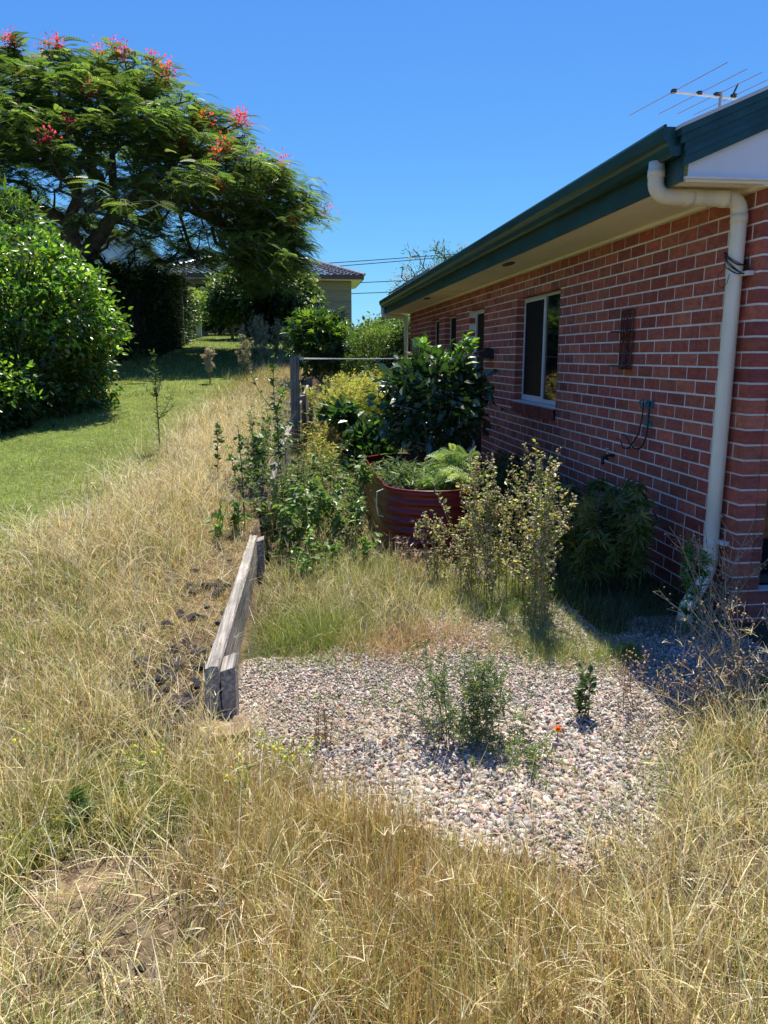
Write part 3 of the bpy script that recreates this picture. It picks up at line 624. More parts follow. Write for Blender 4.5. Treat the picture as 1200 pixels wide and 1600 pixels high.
tag(g.build('gravel', M['stone'], smooth=True), 'loose pink, white and grey pebbles covering the yard floor', 'gravel', kind='stuff')
# dark rocks beside the near plank, each a thing
n = 46; k = 0; rocks = []
proto = []
for s in range(6):
    V = I2[0].copy(); rr = np.random.default_rng(s)
    for _ in range(9):
        d = rr.normal(size=3); d /= np.linalg.norm(d); h = rr.uniform(.45, .8); t = V@d; V -= np.outer(np.maximum(t-h, 0), d)
    g = Acc(); g.add(V*(1+rr.normal(0, .02, (len(V), 1))), I2[1], pal(1, [(.05, .045, .05), (.07, .062, .066), (.045, .045, .055)], .1)[0]); proto.append((g, None))
spots = [(-.47, 3.12, .055), (-.56, 3.03, .05), (-.63, 3.1, .042), (-.52, 2.97, .045), (-.43, 3.0, .038), (-.45, 3.28, .04), (-.60, 3.2, .035), (-.70, 3.04, .034), (-.68, 3.3, .032), (-.55, 3.36, .034), (-.43, 3.42, .04), (-.48, 3.55, .036), (-.57, 3.52, .026), (-.50, 2.88, .034), (-.62, 2.94, .036)]
rr = np.random.default_rng(5)
for _ in range(70):
    y = 3.0+1.9*rr.random()**1.6; spots.append((float(xr(y))-.08-abs(rr.normal(0, .2)), y, rr.uniform(.016, .045)))
for _ in range(14): spots.append((rr.uniform(-1.1, -.25), rr.uniform(1.75, 2.9), rr.uniform(.014, .028)))
me_p = []
for j, (g, _) in enumerate(proto):
    o = g.build('rock', M['rock']); me_p.append(o.data); bpy.data.objects.remove(o)
for j, (x, y, s) in enumerate(spots):
    o = bpy.data.objects.new('rock', me_p[j % 6]); COL.objects.link(o)
    o.location = G(x, y, s*.25); o.scale = (s*rr.uniform(.8, 1.2), s*rr.uniform(.9, 1.4), s*rr.uniform(.4, .75)); o.rotation_euler = (rr.normal(0, .3), rr.normal(0, .3), rr.uniform(0, 6))
    if j == 0: tag(o, 'largest dark grey rock leaning against the near end of the grey plank', 'rock', 'dark rocks beside the retaining timbers')
    else: tag(o, ('small dark rock in the pile at the near end of the grey plank' if j < 15 else 'small dark rock in the thatch along the left side of the grey plank' if j < 85 else 'small dark stone on the bare soil in the left foreground'), 'rock', 'dark rocks beside the retaining timbers')
# far patches of dark stone chips left of the posts
g = Acc(); n = 9000; xs = rng.uniform(-1.4, .3, n); ys = rng.uniform(6.2, 15.5, n)
d = xr(ys)-xs; keep = (d > .05) & (d < .22+.75*vnoise(xs*.0+3, ys, 1.4)*(.5+.5*vnoise(xs, ys, .6)) + .1*sm(9, 11, ys)) & (vnoise(xs+50, ys+20, .7) > .3)
xs, ys = xs[keep], ys[keep]
pebbles(g, xs, ys, rng.uniform(.015, .04, len(xs)), I1, [(.10, .085, .09), (.15, .13, .135), (.07, .06, .068), (.2, .18, .175)], None, dz=rng.uniform(0, .01, len(xs)))
tag(g.build('stone_chips', M['rock']), 'dark purple grey stone chips strewn behind the retaining timbers', 'stones', kind='stuff')

# ------------------------------------------------------------------ grass
def blades(acc, P, L_, w_, lean, curve, C, tipC=None, az=None, nseg=4):
    n = len(P)
    if az is None: az = rng.uniform(0, 2*math.pi, n)
    h = np.stack([np.cos(az), np.sin(az), np.zeros(n)], 1); tw = rng.uniform(-.9, .9, n) + az + math.pi/2
    s = np.stack([np.cos(tw), np.sin(tw), rng.uniform(-.3, .3, n)], 1)
    p = P.copy(); rows_ = []; cols = []
    for k in range(nseg+1):
        t = k/nseg; wk = (w_*(1-.88*t**1.6)*.5)[:, None]
        rows_ += [p - s*wk, p + s*wk]
        c = C if tipC is None else C*(1-t)+tipC*t
        cols += [c, c]
        th = lean + curve*(t+.5/nseg); th = np.minimum(th, 2.5)
        p = p + (h*np.sin(th)[:, None] + np.array([0, 0, 1])*np.cos(th)[:, None])*(L_/nseg)[:, None]
    V = np.stack(rows_, 1); m_ = 2*(nseg+1); Cc = np.stack(cols, 1)
    F0 = np.array([(2*k, 2*k+1, 2*k+3, 2*k+2) for k in range(nseg)])
    acc.add(V.reshape(-1, 3), ((np.arange(n)*m_)[:, None, None]+F0[None]).reshape(-1, 4), Cc.reshape(-1, 3))
    return p
STRAW = [(.76, .64, .35), (.84, .74, .47), (.80, .70, .40), (.54, .42, .20), (.84, .76, .56), (.30, .20, .10), (.38, .39, .12), (.28, .31, .08), (.20, .14, .08)]
GOLD = [(.56, .40, .15), (.64, .50, .24), (.44, .30, .11), (.36, .36, .09), (.32, .19, .08)]
GREEN = [(.15, .25, .035), (.21, .31, .05), (.11, .19, .03), (.28, .33, .06)]
LAWN = [(.19, .29, .045), (.25, .34, .06), (.15, .24, .04), (.33, .35, .11), (.42, .38, .18)]
OLIVE = [(.30, .34, .07), (.23, .27, .05), (.38, .38, .11), (.46, .42, .16)]
def field(acc, n, x0, x1, y0, y1, prob, Lr, wr, lean, curve, cols, seg=4, jit=.15, clump=.0, tip=None):
    xs = rng.uniform(x0, x1, n); ys = rng.uniform(y0, y1, n); k = rng.random(n) < prob(xs, ys); xs, ys = xs[k], ys[k]
    if clump: xs = xs + rng.normal(0, clump, len(xs)); ys = ys+rng.normal(0, clump, len(ys))
    m_ = len(xs); P = np.stack([xs, ys, ground(xs, ys)-.005], 1)
    hmul = .55+.9*vnoise(xs+11, ys+5, .22)
    L_ = rng.uniform(*Lr, m_)*hmul; C = pal(m_, cols, jit)
    return blades(acc, P, L_, rng.uniform(*wr, m_), np.abs(rng.normal(*lean, m_)), rng.normal(*curve, m_), C, None if tip is None else C*.6+pal(m_, tip, .1)*.4, nseg=seg), C
def fingers(acc, T, n_f=(2, 5), L_=(.03, .07), cols=((.70, .60, .36), (.62, .5, .26), (.74, .67, .46), (.5, .42, .2))):
    k = rng.integers(n_f[0], n_f[1]+1, len(T)); P = np.repeat(T, k, axis=0); m_ = len(P)
    az0 = np.repeat(rng.uniform(0, 2*math.pi, len(T)), k)+rng.normal(0, .9, m_)
    blades(acc, P, rng.uniform(*L_, m_), rng.uniform(.0016, .0028, m_), np.repeat(rng.uniform(.1, 1.2, len(T)), k)+rng.normal(0, .3, m_), rng.normal(.45, .4, m_), pal(m_, list(cols), .1), az=az0, nseg=3)
fg = lambda x, y: sm(-.08, .12, front_edge(x)-.12+.22*(vnoise(x, y, .16)-.5)-y)
# foreground: tall dry couch and finger grass
g = Acc()
def p_front(x, y):
    bare = 1-.75*np.exp(-(((x+.62)/.30)**2+((y-2.12)/.22)**2)) - .7*np.exp(-(((x+.35)/.3)**2+((y-1.7)/.2)**2)) - .55*np.exp(-(((x+.75)/.25)**2+((y-2.6)/.16)**2))
    bare = np.where(x < -.25, np.clip(bare-.25*(vnoise(x, y, .22) > .5), 0, 1), bare)
    return fg(x, y)*np.clip(bare, .03, 1)*np.clip(1.9*vnoise(x+2, y, .11)-.35, .12, 1)
field(g, 60000, -1.9, 2.6, .75, 3.1, p_front, (.10, .26), (.002, .0042), (.25, .4), (.6, .6), STRAW, seg=4)
field(g, 60000, -1.6, 2.4, .75, 3.0, lambda x, y: p_front(x, y)*.9, (.06, .17), (.0015, .0032), (.7, .5), (.5, .8), STRAW+OLIVE, seg=3)
field(g, 22000, -.35, 1.3, .8, 2.7, lambda x, y: fg(x, y)*np.exp(-((x-.25)/.6)**2)*.9, (.14, .27), (.0014, .0026), (.12, .2), (.25, .4), GOLD, seg=3)
field(g, 52000, -1.9, 2.6, .8, 3.0, lambda x, y: fg(x, y)*(vnoise(x+9, y+3, .3) > .48)*(.35+.65*sm(.3, -.5, x)), (.07, .19), (.0022, .004), (.3, .4), (.5, .6), GREEN+OLIVE+OLIVE, seg=4)
field(g, 16000, -1.8, 2.5, .75, 2.95, lambda x, y: p_front(x, y)*.8, (.12, .30), (.0035, .0055), (.7, .5), (.8, .7), [(.72, .62, .34), (.78, .70, .48), (.62, .52, .24), (.5, .5, .18)], seg=5)
field(g, 7000, -1.2, 0, 1.5, 2.8, lambda x, y: .8+0*x, (.02, .07), (.002, .0038), (1.25, .25), (.3, .4), STRAW+[(.2, .13, .07)], seg=2)
T, _ = field(g, 4200, -1.8, 2.5, .8, 2.95, lambda x, y: p_front(x, y)*.8, (.2, .34), (.0014, .0022), (.15, .25), (.35, .4), STRAW, seg=4)
fingers(g, T)
tag(g.build('tall_dry_grass', M['grass']), 'long straw coloured grass with finger seed heads across the foreground', 'grass', kind='stuff')
left = lambda x, y: (x < xr(y)-.04)
rockz = lambda x, y: 1-.92*np.exp(-(((x+.58)/.27)**2+((y-3.15)/.42)**2))-.3*np.exp(-(((x+.55)/.2)**2+((y-4.2)/.4)**2))
# left slope: dry thatch, matted tufts, then the mown lawn
g = Acc()
tuft = lambda x, y: np.exp(-(((x-lawn_edge(y)-.45)/.45)**2)) * sm(3.0, 4.6, y)*(1-sm(9.5, 12, y))
dry = lambda x, y: left(x, y)*sm(-.5, .35, x-lawn_edge(y))*(y > 2.4)
field(g, 60000, -1.3, -.2, 2.6, 6.5, lambda x, y: left(x, y)*rockz(x, y)*np.clip(2*vnoise(x, y, .12)-.4, .05, 1), (.03, .08), (.0018, .003), (.95, .4), (.4, .6), STRAW+GOLD+[(.5, .3, .17), (.42, .3, .2)], seg=2)
field(g, 5000, -1.3, -.3, 2.6, 6.5, lambda x, y: left(x, y)*.8, (.12, .26), (.0018, .003), (1.0, .3), (.4, .6), STRAW+GOLD, seg=4)
field(g, 130000, -3.8, .3, 2.4, 9.5, lambda x, y: dry(x, y)*rockz(x, y)*(.45+.55*vnoise(x, y, .3))*np.where((xr(y)-x < .45) & (y > 6.3), .2, 1), (.03, .09), (.0018, .0034), (.8, .45), (.4, .6), STRAW+GOLD+[(.5, .3, .17)], seg=2)
field(g, 40000, -3.4, -.45, 2.3, 6.2, lambda x, y: dry(x, y)*rockz(x, y)*sm(.15, .6, xr(y)-x)*(.3+.7*vnoise(x+4, y, .25)), (.10, .24), (.002, .004), (.6, .4), (.7, .6), STRAW+OLIVE, seg=4)
field(g, 90000, -2.6, -.1, 3.6, 13, lambda x, y: left(x, y)*tuft(x, y)*(.2+.8*(vnoise(x, y, .4) > .38)), (.18, .38), (.0024, .005), (.4, .4), (1.2, .6), STRAW+[(.72, .64, .46), (.66, .58, .36)], seg=4)
T, _ = field(g, 5000, -3.2, -.3, 2.4, 9, lambda x, y: dry(x, y)*(.15+tuft(x, y))*sm(.2, .6, xr(y)-x), (.2, .36), (.0014, .0024), (.3, .35), (.5, .5), STRAW, seg=4)
fingers(g, T)
field(g, 13000, -3.4, -.7, 2.3, 5.5, lambda x, y: dry(x, y)*(vnoise(x+9, y+3, .35) > .45)*(1-sm(-1.3, -.8, x)*.6), (.08, .2), (.0025, .0045), (.35, .3), (.6, .5), GREEN+OLIVE, seg=4)
field(g, 9000, -2.2, .2, 5.5, 16, lambda x, y: left(x, y)*dry(x, y)*(vnoise(x+40, y+2, .5) > .58), (.12, .34), (.003, .006), (.35, .3), (.6, .5), GREEN+OLIVE, seg=3)
field(g, 90000, -2.6, .9, 9, 21, lambda x, y: left(x, y)*sm(-.4, .4, x-lawn_edge(y))*(.3+.7*vnoise(x, y, .5))*np.where((xr(y)-x < .5) & (y < 14), .12, 1), (.05, .2), (.003, .006), (.4, .4), (.6, .5), STRAW+GOLD+OLIVE, seg=2)
tag(g.build('dry_grass', M['grass']), 'matted pale dry grass along the sloping bank left of the plank', 'grass', kind='stuff')
g = Acc()
lawnp = lambda x, y: left(x, y)*(1-sm(-.2, .55, x-lawn_edge(y)))
field(g, 230000, -7, -.2, 3.6, 13, lambda x, y: lawnp(x, y)*np.clip(1.25-y*.05, .3, 1)*(x > -.62*y-1.0), (.025, .06), (.0025, .0045), (.5, .4), (.6, .5), LAWN, seg=2)
field(g, 60000, -7, .1, 3.6, 13, lambda x, y: left(x, y)*sm(-1.3, -.1, x-lawn_edge(y))*(1-sm(.0, .7, x-lawn_edge(y)))*(x > -.62*y-1.0), (.03, .09), (.0025, .004), (.6, .4), (.6, .5), [(.36, .36, .12), (.44, .40, .2), (.28, .31, .08)], seg=2)
field(g, 110000, -9, 1.5, 12.5, 42, lambda x, y: lawnp(x, y)*np.clip(1.3-y*.022, .2, 1)*(x > -.5*y), (.03, .08), (.007, .013), (.5, .4), (.5, .5), LAWN, seg=2)
tag(g.build('lawn', M['grass']), 'short green lawn sloping up to the left shrub and hedge', 'lawn', kind='stuff')
# right yard: green tufts, dry clumps and seedlings over the gravel and beds
g = Acc()
def blob(cx, cy, rx, ry, pw=1.0): return lambda x, y: np.clip(np.exp(-(((x-cx)/rx)**2+((y-cy)/ry)**2))*1.5, 0, 1)*(x > xr(y)+.04)*(x < 2.5)*pw*(.35+.65*vnoise(x, y, .12))
def patch(n, cx, cy, rx, ry, Lr, wr, lean, curve, cols, seg=3, pw=1.0):
    return field(g, n, cx-2*rx, cx+2*rx, cy-2*ry, cy+2*ry, blob(cx, cy, rx, ry, pw), Lr, wr, lean, curve, cols, seg)
patch(17000, .06, 4.1, .24, .3, (.08, .18), (.0016, .003), (.35, .3), (.5, .5), GREEN+GREEN+OLIVE)
patch(34000, .42, 4.85, .6, .65, (.12, .26), (.0016, .003), (.4, .4), (.7, .5), STRAW+OLIVE+OLIVE)
patch(14000, .62, 3.95, .34, .22, (.06, .15), (.0015, .0028), (.6, .4), (.6, .5), [(.45, .2, .11), (.5, .3, .16), (.5, .38, .2), (.4, .33, .15)])
patch(9000, .95, 4.7, .22, .35, (.08, .18), (.0016, .003), (.5, .4), (.6, .5), STRAW+OLIVE)
patch(26000, 1.48, 3.8, .28, .27, (.05, .12), (.0013, .0024), (.5, .4), (.5, .5), [(.24, .30, .04), (.30, .34, .06), (.18, .25, .04), (.4, .38, .14)])
patch(20000, 1.35, 4.7, .32, .5, (.08, .2), (.0016, .003), (.4, .3), (.5, .5), [(.2, .28, .04), (.28, .34, .07), (.14, .21, .03)])
patch(12000, 1.95, 2.65, .42, .2, (.1, .24), (.002, .0035), (.4, .3), (.7, .5), STRAW+OLIVE)
patch(5000, 1.55, 2.45, .28, .16, (.06, .16), (.0018, .003), (.4, .3), (.6, .5), GREEN+OLIVE)
patch(5000, .12, 2.95, .45, .25, (.05, .16), (.0012, .0022), (.5, .4), (.6, .5), STRAW+[(.3, .13, .12)])
patch(5000, .9, 2.35, .7, .25, (.06, .2), (.0012, .0022), (.5, .4), (.6, .5), STRAW+OLIVE)
patch(3500, 1.0, 3.75, .45, .3, (.04, .13), (.0014, .0026), (.5, .4), (.6, .5), GREEN+OLIVE+STRAW)
patch(4200, .8, 3.3, .9, .5, (.03, .1), (.0012, .0022), (.6, .4), (.6, .5), STRAW+OLIVE)
patch(30000, .5, 6.9, .55, 1.4, (.1, .25), (.002, .004), (.4, .3), (.6, .5), STRAW+OLIVE+GREEN)
patch(26000, .45, 9.0, .35, 1.3, (.1, .3), (.002, .0045), (.35, .3), (.6, .5), STRAW+OLIVE, pw=.8)
patch(9000, .42, 5.5, .35, .25, (.05, .14), (.003, .006), (.7, .3), (.5, .5), [(.16, .26, .04), (.22, .33, .06)])
field(g, 30000, .3, 5, 11, 24, lambda x, y: (x > xr(y)+.04)*((x < 2.5) | (y > 16.8))*.8, (.1, .35), (.004, .008), (.4, .3), (.6, .5), OLIVE+GREEN+STRAW, 2)
T, _ = patch(900, .45, 5.0, .5, .5, (.2, .34), (.0014, .002), (.2, .25), (.5, .4), STRAW); fingers(g, T)
T, _ = patch(700, 2.0, 2.62, .4, .18, (.2, .34), (.0016, .0024), (.3, .3), (.6, .4), STRAW); fingers(g, T)
field(g, 14000, 1.7, 2.5, 3.9, 9, lambda x, y: .9+0*x, (.06, .2), (.002, .004), (.5, .4), (.7, .5), [(.07, .12, .035), (.05, .09, .028), (.12, .15, .06)], 3)
field(g, 5000, 1.7, 2.5, 3.3, 9, lambda x, y: (vnoise(x, y, .3) > .35)*.8, (.05, .16), (.002, .004), (.6, .4), (.5, .5), [(.1, .16, .04), (.06, .11, .03), (.2, .22, .08)], 3)
tag(g.build('yard_grass', M['grass']), 'patches of green and reddish dry grass growing through the gravel yard', 'grass', kind='stuff')

# ------------------------------------------------------------------ leaves, plants, trees
LEAF = (np.array([(0, 0, 0), (-.26, .3, .06), (-.30, .55, .08), (0, 1, -.05), (.30, .55, .08), (.26, .3, .06), (0, .5, -.02)]), np.array([(0, 1, 6), (1, 2, 6), (2, 3, 6), (3, 4, 6), (4, 5, 6), (5, 0, 6)]))
SLIM = (np.array([(0, 0, 0), (-.11, .35, .03), (0, 1, -.12), (.11, .35, .03)]), np.array([(0, 3, 2, 1)]))
OVAL = (np.array([(0, 0, 0), (-.24, .28, .03), (-.24, .62, .03), (0, 1, -.08), (.24, .62, .03), (.24, .28, .03)]), np.array([(0, 5, 4, 3), (0, 3, 2, 1)]))
def lobed():
    V = [(0, 0, 0)]; F = []
    for a_, l_ in ((-100, .45), (-55, .75), (-18, .95), (18, .95), (55, .75), (100, .45)):
        t = R(a_); d = np.array([math.sin(t), math.cos(t)]); s = np.array([d[1], -d[0]]); k = len(V)
        for q, wv, z in ((.45, .11, .03), (1, 0, -.08), (.45, -.11, .03)): V.append((d[0]*q*l_+s[0]*wv, d[1]*q*l_+s[1]*wv+.0, z))
        F.append((0, k, k+1, k+2))
    return np.array(V), np.array(F)
LOBED = lobed()
def feathery(pairs=12, pl=.20, wd=.055, droop=.35):
    """one bipinnate frond of unit length: a thin midrib with pairs of narrow pinnae"""
    V, F = [], []
    f = lambda t: np.array([0, t, -droop*t*t])
    for k in range(5):
        t0, t1 = k/5, (k+1)/5; a_, b_ = f(t0), f(t1); k0 = len(V)
        V += [a_+[-.006, 0, 0], a_+[.006, 0, 0], b_+[.006, 0, 0], b_+[-.006, 0, 0]]; F.append((k0, k0+1, k0+2, k0+3))
    for k in range(pairs):
        t = .14+.86*k/(pairs-1); l_ = pl*math.sin(math.pi*(.18+.74*t))**.7
        for s in (-1, 1):
            b_ = f(t); d = np.array([s*.93, .36, -.12]); e = b_+d*l_; q = np.array([-.1*s, wd*.5, 0]); k0 = len(V)
            V += [b_-[0, wd*.25, 0], b_+d*l_*.5-[0, wd*.5, 0], e, b_+d*l_*.5+[0, wd*.5, 0]]; F.append((k0, k0+1, k0+2, k0+3))
    return np.array(V), np.array(F)
FROND = feathery(10, .22, .10, .4); SMALLFROND = feathery(8, .3, .09, .4)
def branch_net(root_paths, tips, wt=.35, sag=.0, wig=.05):
    """joins every tip to the nearest part of the growing skeleton; returns nodes, parents, loads"""
    N_, Pn, D = [], [], []
    for path in root_paths:
        prev = -1
        if N_: prev = int(np.argmin([np.linalg.norm(n-np.array(path[0])) for n in N_]))
        for p in path:
            N_.append(np.array(p, float)); Pn.append(prev); D.append(0 if prev < 0 else D[prev]+np.linalg.norm(N_[-1]-N_[prev])); prev = len(N_)-1
    root = N_[0]; order = np.argsort(np.linalg.norm(tips-root, axis=1)); NA = np.zeros((len(N_)+len(tips)*4, 3)); NA[:len(N_)] = N_; cnt = len(N_)
    DA = np.zeros(len(NA)); DA[:cnt] = D; Pn = list(Pn)+[-1]*(len(NA)-cnt); ends = []
    for i in order:
        d = np.linalg.norm(NA[:cnt]-tips[i], axis=1); j = int(np.argmin(d+wt*DA[:cnt])); L_ = d[j]; k = int(min(4, max(1, round(L_/.25)))) ; prev = j
        for s in range(1, k+1):
            t = s/k; p = NA[j]*(1-t)+tips[i]*t
            if s < k: p = p+rng.normal(0, wig*L_, 3)+np.array([0, 0, sag*L_*math.sin(math.pi*t)])
            NA[cnt] = p; Pn[cnt] = prev; DA[cnt] = DA[prev]+L_/k; prev = cnt; cnt += 1
        ends.append(prev)
    load = np.zeros(cnt)
    for e in ends: load[e] += 1
    for k in range(cnt-1, -1, -1):
        if Pn[k] >= 0: load[Pn[k]] += load[k]
    return NA[:cnt], np.array(Pn[:cnt]), load
def limbs(name, net, r0, r1, m, parent, col=(.12, .095, .075), pw=.5, sides=6, jit=.0):
    NA, Pn, load = net; mx = load.max(); rad = np.maximum(r1*np.sqrt(np.maximum(load, 1))**1.0, 0); rad = r1+(r0-r1)*(np.maximum(load, .6)/mx)**pw
    k = np.nonzero(Pn >= 0)[0]; Av, Bv = NA[Pn[k]], NA[k]; ra_, rb_ = np.minimum(rad[Pn[k]], rad[k]*1.5), rad[k]
    ok = np.linalg.norm(Bv-Av, axis=1) > 1e-5; Av, Bv, ra_, rb_ = Av[ok], Bv[ok], ra_[ok], rb_[ok]
    return cyls(Acc(), Av, Bv, ra_, rb_, pal(len(Av), [col], .08), sides).build(name, M[m] if isinstance(m, str) else m, parent, True)
def cyls(acc, Av, Bv, ra_, rb_, C, sides=4):
    n = len(Av); d = norm(Bv-Av); h = np.where(np.abs(d[:, 2:]) < .9, np.array([[0, 0, 1.]]), np.array([[1., 0, 0]])); x = norm(np.cross(d, h)); y = np.cross(d, x)
    an = np.arange(sides)*2*math.pi/sides; c, s = np.cos(an), np.sin(an)
    o = x[:, None]*c[None, :, None]+y[:, None]*s[None, :, None]
    e = d*np.minimum(.35*rb_, .01)[:, None]
    V = np.concatenate([(Av-e)[:, None]+o*np.asarray(ra_)[:, None, None], (Bv+e)[:, None]+o*np.asarray(rb_)[:, None, None]], 1)
    k = np.arange(sides); F0 = np.stack([k, (k+1) % sides, sides+(k+1) % sides, sides+k], 1)
    acc.add(V.reshape(-1, 3), ((np.arange(n)*2*sides)[:, None, None]+F0[None]).reshape(-1, 4), np.repeat(C, 2*sides, axis=0)); return acc
def leaves(acc, P, D, T, S, C, up=.9, spread=.5):
    n = len(P); d = norm(D+rng.normal(0, spread, (n, 3))); nr = norm(np.array([0, 0, up])+rng.normal(0, .45, (n, 3))); X, Y, Z = basis(d, nr)
    scatter(acc, T[0], T[1], P, X, Y, Z, S, C)
def shell_tips(n, c, rad, lo=.7, zmin=-.5, lump=.12, seed=1, flat=0):
    r = np.random.default_rng(seed); d = r.normal(size=(n*4, 3)); d /= np.linalg.norm(d, axis=1, keepdims=True); d = d[d[:, 2] > zmin][:n]
    B = r.normal(size=(14, 3)); B /= np.linalg.norm(B, axis=1, keepdims=True)
    bump = 1+lump*np.max(np.exp(-((1-d@B.T)/.12)), axis=1)-lump*.5
    q = (lo+(1-lo)*r.random(len(d))**.6)*bump
    return np.array(c)+d*q[:, None]*np.array(rad), d, q
def bush(name, label, cat, base, c, rad, ntips, nleaf, size, T, cols, mt='leaf', group=None, r0=.05, seed=1, lo=.55, zmin=-.6, lump=.14, cl=.12, young=None, stems=3, wt=.35, up=.7, trunk_name='stem', fol='foliage', out=.6, barkcol=(.12, .095, .07), yf=.55):
    base = np.array(base, float); e = empty(name, tuple(base), label=label, cat=cat, group=group)
    tips, d, q = shell_tips(ntips, c, rad, lo, zmin, lump, seed); zf = ground(tips[:, 0], tips[:, 1])+.06; tips[:, 2] = np.maximum(tips[:, 2], zf)
    rp = []; r = np.random.default_rng(seed)
    for s in range(stems):
        b = base+np.array([r.normal(0, .05), r.normal(0, .05), -.05]) if stems > 1 else base-[0, 0, .05]
        m_ = base*.6+np.array(c)*.4+r.normal(0, .16, 3)*np.array(rad); t = base*.25+np.array(c)*.75+r.normal(0, .25, 3)*np.array(rad)
        rp.append([b, b*.5+m_*.5, m_, t])
    net = branch_net(rp, tips, wt); o = limbs(trunk_name, net, r0, .004 if max(rad) < 1 else .008, 'stem', None, barkcol)
    o.parent = e; o.matrix_parent_inverse = Matrix.Translation(e.location).inverted()
    k = rng.integers(max(2, int(nleaf*.5)), int(nleaf*1.5)+1, len(tips)); P = np.repeat(tips, k, axis=0)+rng.normal(0, cl, (k.sum(), 3))*np.array([1, 1, .7]); dd = np.repeat(d, k, axis=0); n = len(P)
    P[:, 2] = np.maximum(P[:, 2], ground(P[:, 0], P[:, 1])+.01)
    C = pal(n, cols, .16)
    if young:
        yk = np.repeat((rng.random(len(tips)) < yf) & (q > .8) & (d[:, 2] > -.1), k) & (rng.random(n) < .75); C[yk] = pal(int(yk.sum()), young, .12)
    g = Acc(); leaves(g, P, dd*out+np.array([0, 0, -.15]), T, size*rng.uniform(.6, 1.25, n), C, up=up, spread=.6)
    A(g, fol, mt, e); return e

# the glossy light green shrub at the left
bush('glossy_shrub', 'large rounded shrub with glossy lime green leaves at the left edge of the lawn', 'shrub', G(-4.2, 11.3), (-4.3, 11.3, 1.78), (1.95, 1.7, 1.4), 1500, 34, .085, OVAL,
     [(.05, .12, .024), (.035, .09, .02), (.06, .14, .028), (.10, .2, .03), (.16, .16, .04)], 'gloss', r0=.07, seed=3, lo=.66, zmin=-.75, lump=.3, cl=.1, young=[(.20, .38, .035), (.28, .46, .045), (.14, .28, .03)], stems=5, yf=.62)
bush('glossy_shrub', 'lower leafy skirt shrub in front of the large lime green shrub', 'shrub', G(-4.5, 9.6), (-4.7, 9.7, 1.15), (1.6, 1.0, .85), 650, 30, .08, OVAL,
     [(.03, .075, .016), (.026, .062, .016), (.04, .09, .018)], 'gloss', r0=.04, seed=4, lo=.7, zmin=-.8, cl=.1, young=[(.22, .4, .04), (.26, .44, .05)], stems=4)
bush('mango_tree', 'dark leafy tree rising behind the lime green shrub below the flame tree', 'tree', G(-5.2, 14.3), (-5.75, 14.3, 3.0), (1.8, 1.6, 1.4), 900, 20, .19, SLIM,
     [(.03, .07, .015), (.04, .09, .018), (.055, .11, .02)], 'gloss', r0=.12, seed=5, lo=.7, zmin=-.6, cl=.16, young=[(.12, .2, .03), (.16, .25, .05)], stems=2, trunk_name='trunk', fol='crown')
# dark clipped hedge
def hedge(name, label, base, pts, hh, ww, n, size, T, cols, mt='leaf', young=None, top=.0, z0=.0, group=None, cat='hedge', stemn=40):
    e = empty(name, tuple(G(*base)), label=label, cat=cat, group=group); pts = np.array(pts, float)
    t = rng.uniform(0, len(pts)-1.001, n); i = t.astype(int); f = (t-i)[:, None]; c = pts[i]*(1-f)+pts[i+1]*f
    dr = norm(pts[i+1]-pts[i]); sd_ = np.stack([dr[:, 1], -dr[:, 0]], 1)
    side = rng.choice([-1, 1, 0], n, p=[.35, .35, .3]); sx = np.where(side == 0, rng.uniform(-1, 1, n), side*(1-rng.random(n)**2*.35)); zz_ = np.where(side == 0, 1-rng.random(n)**2*.2, rng.uniform(.0, 1, n))
    bump = 1+.22*(vnoise(c[:, 0]*1.0+zz_*1.3+side*5, c[:, 1]+zz_, .8)-.5)
    P = np.stack([c[:, 0]+sd_[:, 0]*sx*ww*bump, c[:, 1]+sd_[:, 1]*sx*ww*bump, np.zeros(n)], 1); gz = ground(c[:, 0], c[:, 1]); P[:, 2] = gz+z0+zz_*(hh-z0)*(1+.18*(vnoise(c[:, 0], c[:, 1]+side, .9)-.5))
    P += rng.normal(0, size*.7, (n, 3)); D = np.stack([sd_[:, 0]*sx, sd_[:, 1]*sx, .3+0*sx], 1); C = pal(n, cols, .18)
    if young: yk = (zz_ > .8) & (rng.random(n) < .6); C[yk] = pal(int(yk.sum()), young, .12)
    g = Acc(); leaves(g, P, D, T, size*rng.uniform(.6, 1.3, n), C, spread=.7); A(g, 'foliage', mt, e)
    t = np.linspace(0, len(pts)-1.01, stemn); i = t.astype(int); f = (t-i)[:, None]; c = pts[i]*(1-f)+pts[i+1]*f+rng.normal(0, .1, (stemn, 2)); gz = ground(c[:, 0], c[:, 1])
    B0 = np.stack([c[:, 0], c[:, 1], gz-.05], 1); g = Acc()
    for k in range(3):
        B1 = B0.copy(); B1[:, 2] = gz+hh*(.85-.2*k); B1[:, :2] += rng.normal(0, ww*.5, (stemn, 2)); cyls(g, B0, B1, np.full(stemn, .02), np.full(stemn, .008), pal(stemn, [(.1, .08, .06)], .1), 5)
    A(g, 'stem', 'stem', e); return e
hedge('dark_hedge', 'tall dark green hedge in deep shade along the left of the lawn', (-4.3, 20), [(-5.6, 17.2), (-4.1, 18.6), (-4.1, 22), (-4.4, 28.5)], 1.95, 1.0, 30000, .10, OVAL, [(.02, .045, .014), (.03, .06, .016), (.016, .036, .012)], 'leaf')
hedge('bright_hedge', 'bright yellow green hedge on pale pillars at the far left of the lawn', (-4.2, 33), [(-4.45, 29.3), (-4.35, 33), (-3.7, 38)], 1.75, .75, 16000, .10, OVAL, [(.10, .17, .03), (.07, .13, .025), (.14, .22, .035)], 'leaf', young=[(.28, .36, .04), (.34, .42, .06)], z0=.5)
